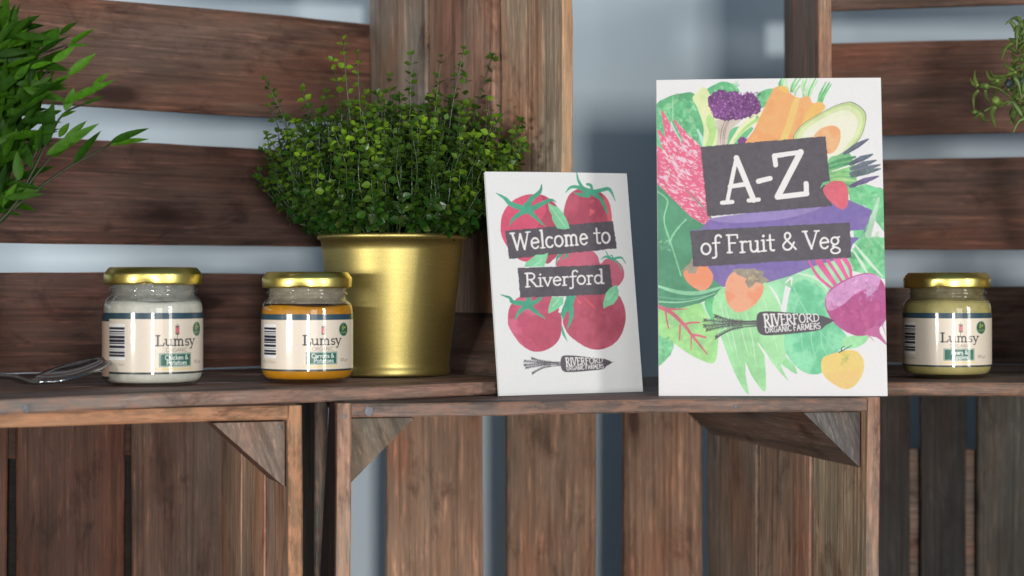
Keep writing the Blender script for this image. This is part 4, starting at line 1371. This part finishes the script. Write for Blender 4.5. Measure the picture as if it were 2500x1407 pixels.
def make_jar(px, y, rot, words, filling_col, fill_top, label, neck_smear=None, scale=1.0):
    c = V((px - 1250) / F * y, y, SH)
    s = scale
    t = thing('glass_jar', c, label, 'jar', 'glass jars with gold lids')
    mb = MB()
    outer = [(.0001, .0010), (.022, .0008), (.0250, 0.0), (.0264, .0003), (.0280, .0014), (.0294, .0032), (.0303, .0058), (.0306, .0088), (.0306, .030), (.0306, .0470), (.0303, .0496), (.0295, .0516), (.0280, .0536),
             (.0264, .0548), (.0259, .0558), (.0261, .0566), (.0270, .0574), (.0273, .0583), (.0270, .0592), (.0260, .0599), (.0258, .0608), (.0262, .0616), (.0264, .0624), (.0258, .0640), (.0258, .0690)]
    mb.lathe([(r * s, z * s) for r, z in outer], 72, centre=c)
    mb.build('glass', GLASS, t, True)
    mb = MB()
    ft = fill_top
    prof = [(.0001, .0020), (.0258, .0020), (.0277, .0028), (.0291, .0044), (.0299, .0064), (.0302, .0090), (.0302, min(ft, .0468))]
    if ft > .047:
        prof += [(.0298, min(ft, .0496))]
    if ft > .0505:
        prof += [(.0284, min(ft, .0524))]
    if ft > .053:
        prof += [(.0262, .0544), (.0252, ft)]
    r_ = prof[-1][0]
    prof += [(r_ - .0025, ft + .0002), (r_ * .5, ft - .0008), (.0001, ft - .0004)]
    k = random.Random(int(px))
    ph = k.uniform(0, 6)
    mb.lathe([(r * s, z * s) for r, z in prof], 64, centre=c, mod=lambda a_, r, z, j: (r, z + (.0006 * math.sin(a_ * 3 + ph) if j >= len(prof) - 4 else 0)))
    mb.build('filling', plain('puree', filling_col, .45, 0, .16, 160, .4), t, True)
    if neck_smear:
        mb = MB()
        mb.lathe([(r * s, z * s) for r, z in [(.0252, .0685), (.0252, .0600), (.0253, .0560), (.0260, .0546), (.0278, .0530), (.0288, .0518), (.0282, .0515), (.0272, .0524), (.0250, .0540), (.0246, .0560), (.0246, .0685)]], 64, centre=c, close=True)
        mb.build('smear', film('puree_film', neck_smear), t, True)
    # label: wraps the body, its art facing the camera turned by rot
    cvl = label_canvas(words)
    nx_, ny_ = 600, 136
    cols = cvl.grid(nx_, ny_)
    to_cam = math.atan2(-c.y, -c.x)
    ang = to_cam + np.radians(np.linspace(-150, 150, nx_) + rot)
    R_ = .03068 * s
    z = np.linspace(.0448, .0076, ny_) * s
    pos = np.empty((ny_, nx_, 3))
    pos[..., 0] = c.x + R_ * np.cos(ang)[None, :]
    pos[..., 1] = c.y + R_ * np.sin(ang)[None, :]
    pos[..., 2] = c.z + z[:, None]
    grid_mesh('paper_label', pos, cols, LABEL, t)
    # lid with pressed lugs along its lower edge
    mb = MB()
    lid = [(.0001, .0712), (.0225, .0712), (.0238, .0715), (.0250, .0723), (.0262, .0727), (.0270, .0724), (.0282, .0710), (.0291, .0698), (.0297, .0690), (.0300, .0681), (.0299, .0650), (.0299, .0632), (.0297, .0622), (.0291, .0619), (.0286, .0624), (.0286, .0680), (.0001, .0700)]

    def lug(a_, r, z, j):
        f = max(0, math.cos(4 * (a_ - to_cam) + .6)) ** 6
        if j in (10, 11, 12, 13):
            r -= .0007 * f * s * (.5 if j == 10 else 1)
            z += .0008 * f * s * (0 if j == 10 else 1)
        return r, z
    mb.lathe([(r * s, z * s) for r, z in lid], 96, centre=c, mod=lug)
    mb.build('lid', GOLD_LID, t, True)
    return t


j1 = make_jar(374, 1.108, 8.0, (('Chicken &', 5, 35), ('Potatoes', 7, 33)), lin(212, 208, 198), .0516, 'jar of creamy white puree with a gold lid, beside the spoon', lin(176, 176, 170), 1.035)
j2 = make_jar(750, 1.151, 0.0, (('Carrots &', 5, 35), ('Potatoes', 8, 34)), lin(196, 132, 20), .0502, 'jar of orange puree with a gold lid, in front of the gold pot', lin(168, 158, 140))
j3 = make_jar(2311.5, 1.212, -2.5, (('Pears &', 8, 30), ('Apples', 9, 30)), lin(180, 166, 108), .0540, 'jar of olive-yellow puree with a gold lid, right of the large booklet', lin(140, 128, 92))
# the pinkish end of the white jar's label that wraps over, a little lower
c = j1.location
mb = MB()
to_cam = math.atan2(-c.y, -c.x)
vs, fs, ts = [], [], []
for i in range(13):
    a_ = to_cam + math.radians(-100 + 42 * i / 12)
    for z in (.0425, .0395, .0392, .0062, .0058, .0040):
        vs.append(c + V(.0322 * math.cos(a_), .0322 * math.sin(a_), z * 1.035))
for i in range(12):
    for k in range(5):
        fs.append([i * 6 + k, i * 6 + 6 + k, i * 6 + 7 + k, i * 6 + 1 + k])
        ts.append(lin(40, 70, 80) if k == 0 else (lin(50, 52, 52) if k == 4 else lin(214, 186, 168)))
mb.add(vs, fs, tint=ts)
k = NT('label_overlap')
k.l(k.attr('tint').outputs['Color'], k.p.inputs['Base Color'])
mb.build('label_overlap', k.m, j1)


# ------------------------------------------------------------------ gold pot with boxwood
def leafblade(mb, p, d, nrm, L, Wd, tint, cup=.15, curl=0.0, rows=4, oval=True):
    """leaf from p along d, facing nrm"""
    d = d.normalized()
    x = d.cross(nrm)
    if x.length < 1e-4:
        x = d.cross(V(.3, .5, .8))
    x.normalize()
    n = x.cross(d).normalized()
    vs, fs = [p], []
    for i in range(1, rows):
        t = i / rows
        wv = (math.sin(math.pi * t ** .8) if oval else math.sin(math.pi * t ** .75) ** .9) * Wd / 2
        mid = p + d * (L * t) + n * (-curl * L * t * t)
        vs += [mid - x * wv + n * (cup * wv), mid, mid + x * wv + n * (cup * wv)]
    vs.append(p + d * L + n * (-curl * L))
    fs += [[0, 1, 2], [0, 2, 3]]
    for i in range(rows - 2):
        b = 1 + i * 3
        fs += [[b, b + 3, b + 4, b + 1], [b + 1, b + 4, b + 5, b + 2]]
    b = 1 + (rows - 2) * 3
    e = len(vs) - 1
    fs += [[b, e, b + 1], [b + 1, e, b + 2]]
    mb.add(vs, fs, tint=tint)


PC = V(-.0862, 1.238, SH)
pot = thing('potted_plant', PC, 'bushy boxwood plant with small round leaves in a brushed gold pot', 'potted plant', 'green pot plants')
mb = MB()
hp = .0988
prof = [(.0001, .0022), (.0385, .0022), (.0398, .0012), (.0405, 0), (.0412, .0002), (.0417, .0014), (.0417, .0040), (.0412, .0056), (.0409, .0070), (.0410, .0090)]
for i in range(1, 12):
    t_ = i / 12
    prof.append((.0410 + (.0512 - .0410) * t_, .009 + (hp - .012) * t_))
prof += [(.0513, hp - .0024), (.0520, hp - .0026), (.0530, hp - .0022), (.0537, hp - .0012), (.0538, hp), (.0532, hp + .0011), (.0522, hp + .0014), (.0511, hp + .0008), (.0505, hp - .0004), (.0500, hp - .004), (.0495, hp - .012)]
mb.lathe(prof, 128, centre=PC)
mb.build('pot', GOLD_POT, pot, True)
mb = MB()
mb.lathe([(.0001, hp - .009), (.02, hp - .007), (.0494, hp - .012)], 48, centre=PC)
mb.build('soil', SOIL, pot, True)

rnd = random.Random(42)
stems, leaves = MB(), MB()
rim_z = PC.z + hp


def sprig(base, p1, p2, tipc, dens=1.0, size=1.0, thin=False):
    """one plastic stem from base, kinked at p1, up to p2, with opposite leaf pairs"""
    pts = catmull3([base, p1, p1 + (p2 - p1) * .5 + V(rnd.uniform(-.004, .004), rnd.uniform(-.004, .004), 0), p2], 5)
    r0 = .0007
    stems.tube(pts, [r0 * (1 - .55 * i / (len(pts) - 1)) for i in range(len(pts))], 5, (.022, .05, .014) if not thin else (.045, .065, .026))
    tot = sum((pts[i + 1] - pts[i]).length for i in range(len(pts) - 1))
    step = .0054 / dens
    s_, acc, idx = tot * .28, 0, 0
    rot = rnd.uniform(0, 3.14)
    lens = [0]
    for i in range(len(pts) - 1):
        lens.append(lens[-1] + (pts[i + 1] - pts[i]).length)
    while s_ < tot:
        i = max(k_ for k_ in range(len(lens)) if lens[k_] <= s_)
        i = min(i, len(pts) - 2)
        f_ = (s_ - lens[i]) / max(1e-6, lens[i + 1] - lens[i])
        p = pts[i].lerp(pts[i + 1], f_)
        d = (pts[i + 1] - pts[i]).normalized()
        rel = s_ / tot
        x = d.cross(V(.2, .9, .1)).normalized()
        y = d.cross(x).normalized()
        rot += 1.57 + rnd.uniform(-.35, .35)
        for sg in (0, math.pi):
            if rnd.random() < .06:
                continue
            o = x * math.cos(rot + sg) + y * math.sin(rot + sg)
            dirv = (o + d * rnd.uniform(-.25, .9)).normalized()
            nrm = (d * .8 + o * -.3 + V(rnd.uniform(-.7, .7), rnd.uniform(-1.3, .3), rnd.uniform(-.3, .5))).normalized()
            L = size * rnd.uniform(.0058, .0086) * (1 - .25 * rel)
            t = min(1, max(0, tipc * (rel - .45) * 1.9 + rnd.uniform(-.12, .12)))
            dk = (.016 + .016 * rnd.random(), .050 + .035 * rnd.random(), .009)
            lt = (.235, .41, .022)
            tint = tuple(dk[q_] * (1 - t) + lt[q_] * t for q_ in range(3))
            leafblade(leaves, p + o * .0004, dirv, nrm, L, L * rnd.uniform(.74, .95), tint, .22, rnd.uniform(-.05, .2))
        s_ += step * rnd.uniform(.8, 1.25)
    # a small tuft closes the stem
    for q_ in range(3):
        o = V(rnd.uniform(-1, 1), rnd.uniform(-1, 1), rnd.uniform(.3, 1.2)).normalized()
        leafblade(leaves, pts[-1], o, V(rnd.uniform(-1, 1), rnd.uniform(-1, 0), 1), .0046 * size, .0034 * size, (.05 + .11 * tipc, .12 + .17 * tipc, .018), .25)


def catmull3(p, n):
    out = []
    m = len(p)
    for i in range(m - 1):
        a_, b_, c_, d_ = p[max(i - 1, 0)], p[i], p[i + 1], p[min(i + 2, m - 1)]
        for k_ in range(n):
            t = k_ / n
            out.append(.5 * (2 * b_ + (c_ - a_) * t + (2 * a_ - 5 * b_ + 4 * c_ - d_) * t * t + (3 * b_ - a_ - 3 * c_ + d_) * t ** 3))
    out.append(p[-1].copy())
    return out


N = 330
for i in range(N):
    ph = i * 2.39996 + rnd.uniform(-.2, .2)
    rho = .094 * math.sqrt((i + .5) / N)
    ca, sa = math.cos(ph), math.sin(ph)
    if sa > 0 and rho > .05:
        rho *= .8                                     # less room towards the crate wall behind
    b0 = PC + V(rho * .45 * ca, rho * .45 * sa, hp - .006)
    k1 = PC + V(rho * .9 * ca, rho * .9 * sa, hp + .010 + .012 * rnd.random() + .16 * max(0, rho - .05))
    top = hp + (.100 * math.sqrt(max(.05, 1 - (rho / .112) ** 2))) * rnd.uniform(.74, 1.08)
    p2 = PC + V(rho * 1.03 * ca + rnd.uniform(-.006, .006), rho * 1.03 * sa + rnd.uniform(-.006, .006), top)
    front = -sa
    sprig(b0, k1, p2, (.9 if rnd.random() < .30 else .15) * (1 if top > hp + .05 else .7), 1.0)
# some droop over the sides below the dome
for i in range(34):
    side = -1 if i % 2 else 1
    ph = rnd.uniform(-.9, .9) - .35
    ca, sa = side * math.cos(ph), math.sin(ph)
    b0 = PC + V(.03 * ca, .03 * sa, hp - .004)
    k1 = PC + V(.066 * ca, .06 * sa, hp + rnd.uniform(.008, .02))
    p2 = PC + V(rnd.uniform(.078, .096) * ca, .078 * sa, hp + rnd.uniform(.03, .062))
    sprig(b0, k1, p2, rnd.choice([0, .1, .5]), 1.0)
for i in range(26):                                   # spreading to the right, in front of the crate's side
    tp = at(rnd.uniform(1175, 1300), rnd.uniform(285, 470), rnd.uniform(1.165, 1.205))
    b0 = PC + V(.03, -.012, hp - .004)
    k1 = PC + V((tp.x - PC.x) * .68, (tp.y - PC.y) * .8, hp + rnd.uniform(.012, .03))
    sprig(b0, k1, tp, rnd.choice([.1, .3, .8]), 1.0)
# long shoots standing out of the bush
for (u, v, tc) in ((838, 97, 1.0), (872, 132, .7), (648, 196, .2), (668, 225, .2), (1004, 134, .25), (1078, 140, .2), (1132, 122, .15), (1122, 160, .15), (1202, 138, .1), (950, 188, .2), (1288, 272, .3), (1296, 322, .7),
                   (1196, 246, .9), (736, 216, .8), (795, 228, .3), (1222, 262, .2), (812, 148, .9), (658, 262, .5), (1140, 190, .2), (1270, 300, .5), (1150, 250, .7), (1065, 190, .1), (650, 330, .3), (1255, 375, .4)):
    y_ = 1.238 + rnd.uniform(-.035, .02)
    tp = at(u, v, y_)
    b0 = PC + V((tp.x - PC.x) * .35, (y_ - 1.238) * .4, hp - .004)
    k1 = PC + V((tp.x - PC.x) * .72, (y_ - 1.238) * .8, hp + (tp.z - rim_z) * .35)
    sprig(b0, k1, tp, tc, .72, .95, True)
stems.build('stems', leaf_material('boxwood_stem', .3, .05), pot, True)
leaves.build('foliage', LEAF, pot, False, False)


# ------------------------------------------------------------------ lance-leaved plant, upper left
def simple_pot(name, parent, c, r, h_, mat):
    mb = MB()
    mb.lathe([(.0001, .001), (r * .78, .0), (r * .80, .002), (r, h_ - .002), (r * 1.03, h_), (r * .96, h_), (r * .94, h_ - .012), (.0001, h_ - .010)], 64, centre=c)
    return mb.build(name, mat, parent, True)


c = V(-.376, 1.075, SH)
bp = thing('potted_plant', c, 'plant with long pointed bright green leaves at the left edge, above the spoon', 'potted plant', 'green pot plants')
simple_pot('pot', bp, c, .042, .082, GOLD_POT)
L4 = lambda x, y, yy: at(x * .384, 40 + y * .384, yy)
rnd = random.Random(8)
lv, stm = MB(), MB()
LEAVES = [((290, 215), (375, 62), 95), ((200, 195), (345, 80), 85), ((380, 118), (492, 36), 50), ((440, 192), (602, 73), 66), ((425, 186), (572, 178), 26), ((330, 292), (478, 190), 56), ((425, 378), (610, 233), 62), ((325, 445), (442, 376), 52),
          ((270, 475), (342, 342), 46), ((190, 560), (234, 358), 74), ((150, 605), (335, 480), 66), ((590, 442), (694, 356), 36), ((400, 556), (735, 408), 72), ((528, 562), (668, 510), 36), ((412, 602), (472, 453), 62), ((380, 642), (482, 598), 40),
          ((280, 825), (340, 540), 90), ((375, 770), (442, 676), 52), ((290, 885), (635, 682), 80), ((400, 805), (552, 662), 54), ((468, 935), (638, 722), 68), ((700, 803), (945, 702), 58), ((698, 817), (950, 778), 48),
          ((208, 965), (82, 705), 78), ((252, 865), (178, 708), 72), ((30, 1068), (300, 1096), 52), ((122, 1045), (108, 858), 74), ((-10, 225), (48, 36), 64), ((55, 195), (185, 78), 54), ((-20, 205), (222, 138), 62), ((95, 405), (192, 300), 54),
          ((-20, 485), (102, 438), 62), ((235, 838), (262, 690), 62), ((160, 265), (300, 205), 54), ((190, 330), (330, 290), 50), ((60, 640), (180, 520), 60), ((20, 1200), (110, 1060), 50), ((110, 1180), (220, 1040), 44), ((330, 900), (470, 800), 60), ((30, 900), (90, 740), 66)]
for (b_, t_, wd) in LEAVES:
    y0 = 1.075 + rnd.uniform(-.025, .03)
    p, q_ = L4(*b_, y0), L4(*t_, y0 + rnd.uniform(-.012, .012))
    d = q_ - p
    Ln = d.length
    k_ = rnd.random()
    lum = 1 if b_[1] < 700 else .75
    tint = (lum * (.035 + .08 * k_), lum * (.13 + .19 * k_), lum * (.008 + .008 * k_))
    nrm = V(rnd.uniform(-.5, .5), -1, rnd.uniform(.0, .9))
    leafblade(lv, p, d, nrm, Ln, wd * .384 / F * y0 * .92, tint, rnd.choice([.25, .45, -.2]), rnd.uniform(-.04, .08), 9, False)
for i in range(460):
    x, y = rnd.uniform(-330, 230), rnd.uniform(60, 1260)
    lim = 230 if y < 560 else 230 - (y - 560) * .30
    if x > lim * (.55 if y < 250 else 1):
        continue
    y0 = 1.10 + rnd.uniform(-.04, .06)
    p = L4(x, y, y0)
    an = rnd.uniform(-.3, 1.9)
    Ln = rnd.uniform(.018, .03)
    d = V(math.cos(an), rnd.uniform(-.5, .5), math.sin(an))
    k_ = rnd.random() * .8
    lum = .85
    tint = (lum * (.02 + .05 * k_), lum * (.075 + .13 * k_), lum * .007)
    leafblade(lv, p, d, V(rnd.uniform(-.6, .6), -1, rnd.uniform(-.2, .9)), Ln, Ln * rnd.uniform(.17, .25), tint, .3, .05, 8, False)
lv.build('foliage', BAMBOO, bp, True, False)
foot = c + V(.02, 0, .072)
for path in (((0, 1310), (160, 1160), (420, 970), (640, 850), (712, 803)), ((50, 1250), (200, 1000), (300, 800), (400, 625), (530, 560)), ((-60, 1000), (100, 650), (250, 420), (430, 190)), ((-80, 700), (0, 330), (250, 245), (420, 185)),
             ((0, 1200), (130, 1000), (240, 850), (330, 620)), ((20, 1290), (220, 1020), (330, 890), (420, 780)), ((-90, 900), (20, 620), (190, 560), (330, 500)), ((-150, 800), (-120, 400), (0, 200))):
    pts = [foot] + [L4(x, y, 1.09 + .004 * i_) for i_, (x, y) in enumerate(path)]
    pts = catmull3(pts, 5)
    stm.tube(pts, [.0013 * (1 - .6 * i_ / len(pts)) for i_ in range(len(pts))], 5, (.05, .07, .03))
stm.build('stems', CURLY, bp, True)

# ------------------------------------------------------------------ curly plant, upper right
c = V(.425, 1.225, SH)
cp = thing('potted_plant', c, 'curly pale green plant with blue-grey berries at the right edge', 'potted plant', 'green pot plants')
simple_pot('pot', cp, c, .042, .075, GOLD_POT)
L3 = lambda x, y, yy: at(2340 + x * .206, 40 + y * .206, yy)
cl, cs = MB(), MB()
CUR = [([(230, 825), (192, 740), (196, 638)], 30), ([(218, 838), (165, 790), (138, 728)], 26), ([(345, 832), (280, 825), (225, 838)], 58), ([(235, 880), (178, 960), (186, 1115)], 32), ([(320, 875), (330, 960), (382, 1032)], 34),
       ([(185, 1130), (235, 1148), (300, 1125)], 48), ([(268, 1150), (212, 1190), (180, 1248)], 28), ([(278, 1165), (300, 1220), (362, 1242)], 36), ([(432, 1070), (398, 1170), (445, 1322)], 46), ([(436, 985), (480, 1035), (575, 1040)], 76),
       ([(565, 715), (450, 850), (412, 1012)], 36), ([(490, 752), (380, 745), (328, 645)], 36), ([(565, 708), (420, 712), (384, 645)], 32), ([(690, 662), (600, 688), (540, 730)], 38), ([(705, 306), (580, 360), (512, 515)], 34), ([(692, 300), (688, 150), (776, 48)], 30),
       ([(745, 315), (680, 300), (598, 262)], 60), ([(722, 310), (702, 360), (688, 412)], 40), ([(790, 488), (682, 530), (660, 600), (702, 672)], 44), ([(700, 520), (645, 478), (628, 425)], 34), ([(655, 640), (582, 600), (543, 535)], 34), ([(790, 335), (745, 380), (762, 462)], 36),
       ([(700, 1055), (648, 1160), (664, 1275)], 70), ([(790, 1025), (735, 1080), (725, 1120)], 50), ([(790, 555), (742, 640), (764, 705)], 34), ([(704, 995), (660, 905), (690, 830)], 40), ([(470, 760), (420, 790), (360, 800)], 44), ([(600, 870), (560, 880), (600, 930)], 24),
       ([(776, 1050), (760, 1120), (780, 1180)], 60), ([(740, 900), (800, 860), (860, 900)], 60)]
rnd = random.Random(13)
for pts, wd in CUR:
    y0 = 1.19 + rnd.uniform(-.02, .02)
    P3 = catmull3([L3(x, y, y0 + .006 * i_) for i_, (x, y) in enumerate(pts)], 6)
    m_ = len(P3)
    r_ = wd * .206 / F * y0 * .66
    k_ = rnd.random()
    cl.tube(P3, [r_ * (.55 + .5 * math.sin(math.pi * min(1, .25 + i_ / m_ * .9))) * (1 - .75 * max(0, i_ / m_ - .55) / .45) for i_ in range(m_)], 6, (.13 + .07 * k_, .20 + .09 * k_, .055))
for i in range(170):                                   # the rest of the plant, beyond the right edge
    x, y = rnd.uniform(620, 1500), rnd.uniform(60, 1300)
    y0 = 1.20 + rnd.uniform(-.04, .04)
    p = L3(x, y, y0)
    an = rnd.uniform(0, 6.28)
    d = V(math.cos(an), rnd.uniform(-.5, .5), math.sin(an)) * .014
    cl.tube(catmull3([p, p + d * .6 + V(0, 0, .003), p + d + V(0, 0, -.003)], 4), [.0011, .0015, .0017, .0015, .0012, .0009, .0007, .0005, .0003], 5, (.13, .21, .055))
cl.build('foliage', CURLY, cp, True)
ft = c + V(0, 0, .066)
for path in (((1500, 1600), (1100, 1100), (776, 1012), (600, 1010), (540, 1035), (430, 1060), (300, 1128)), ((1400, 1500), (1000, 760), (690, 662), (560, 712), (470, 770)), ((1500, 1300), (1100, 500), (776, 320), (690, 300)), ((1500, 1300), (1000, 620), (776, 490)),
             ((1000, 1000), (700, 1000), (480, 860), (340, 830)), ((1600, 1300), (1400, 600), (1200, 200))):
    pts = catmull3([ft] + [L3(x, y, 1.20) for x, y in path], 5)
    cs.tube(pts, [.0012 * (1 - .4 * i_ / len(pts)) for i_ in range(len(pts))], 5, (.16, .22, .05))
cs.build('stems', CURLY, cp, True)
for (x, y, r_) in ((600, 795, 48), (752, 770, 44), (960, 700, 46)):
    mb = MB()
    rr = r_ * .206 / F * 1.19
    mb.lathe([(rr * math.sin(math.pi * i_ / 10) + 1e-5, -rr * math.cos(math.pi * i_ / 10)) for i_ in range(11)], 18, centre=L3(x, y, 1.186))
    mb.build('berry', BERRY, cp, True)

# ------------------------------------------------------------------ spoon
neck = V((95 - 1250) / F * 1.045, 1.045, SH)
dr = V(.56, .83, 0).normalized()
sd = V(-dr.y, dr.x, 0)
sp = thing('spoon', neck, 'shiny steel spoon lying on the crate shelf, left of the white jar', 'spoon')
mb = MB()
vs, fs = [], []
NS, NU = 40, 13
for i in range(NS + 1):
    t = i / NS
    s_ = .056 - t * .19                    # from the bowl's tip back along the handle
    if s_ > 0:
        b_ = s_ / .056                      # 1 at the tip, 0 at the neck
        hw = .0030 + .0112 * max(0, math.sin(math.pi * min(1, b_ * .93 + .07)) ** .62) * (1 if b_ < .999 else .2)
        if b_ > .985:
            hw = .004
        rim = .0046 + .0116 * b_
        dep = .0042 * math.sin(math.pi * min(1, (b_ * .96 + .02))) ** .8
    else:
        h_ = -s_
        hw = .0030 + .0035 * min(1, h_ / .12)
        rim = .0040 - .0018 * math.sin(min(1, h_ / .018) * math.pi) + .0062 * math.sin(min(1, h_ / .10) * math.pi * .9)
        dep = -0.0016
    for k_ in range(NU):
        u_ = k_ / (NU - 1) * 2 - 1
        z = rim - dep * (1 - u_ * u_) + (.0016 * u_ * hw / .014 if s_ > 0 else 0)
        vs.append(neck + dr * s_ + sd * (u_ * hw) + V(0, 0, max(z, .0009)))
for i in range(NS):
    for k_ in range(NU - 1):
        fs.append([i * NU + k_, i * NU + k_ + 1, (i + 1) * NU + k_ + 1, (i + 1) * NU + k_])
mb.add(vs, fs)
so = mb.build('bowl_and_handle', STEEL, sp, True)
md = so.modifiers.new('thickness', 'SOLIDIFY')
md.thickness = .0018
md.offset = 1
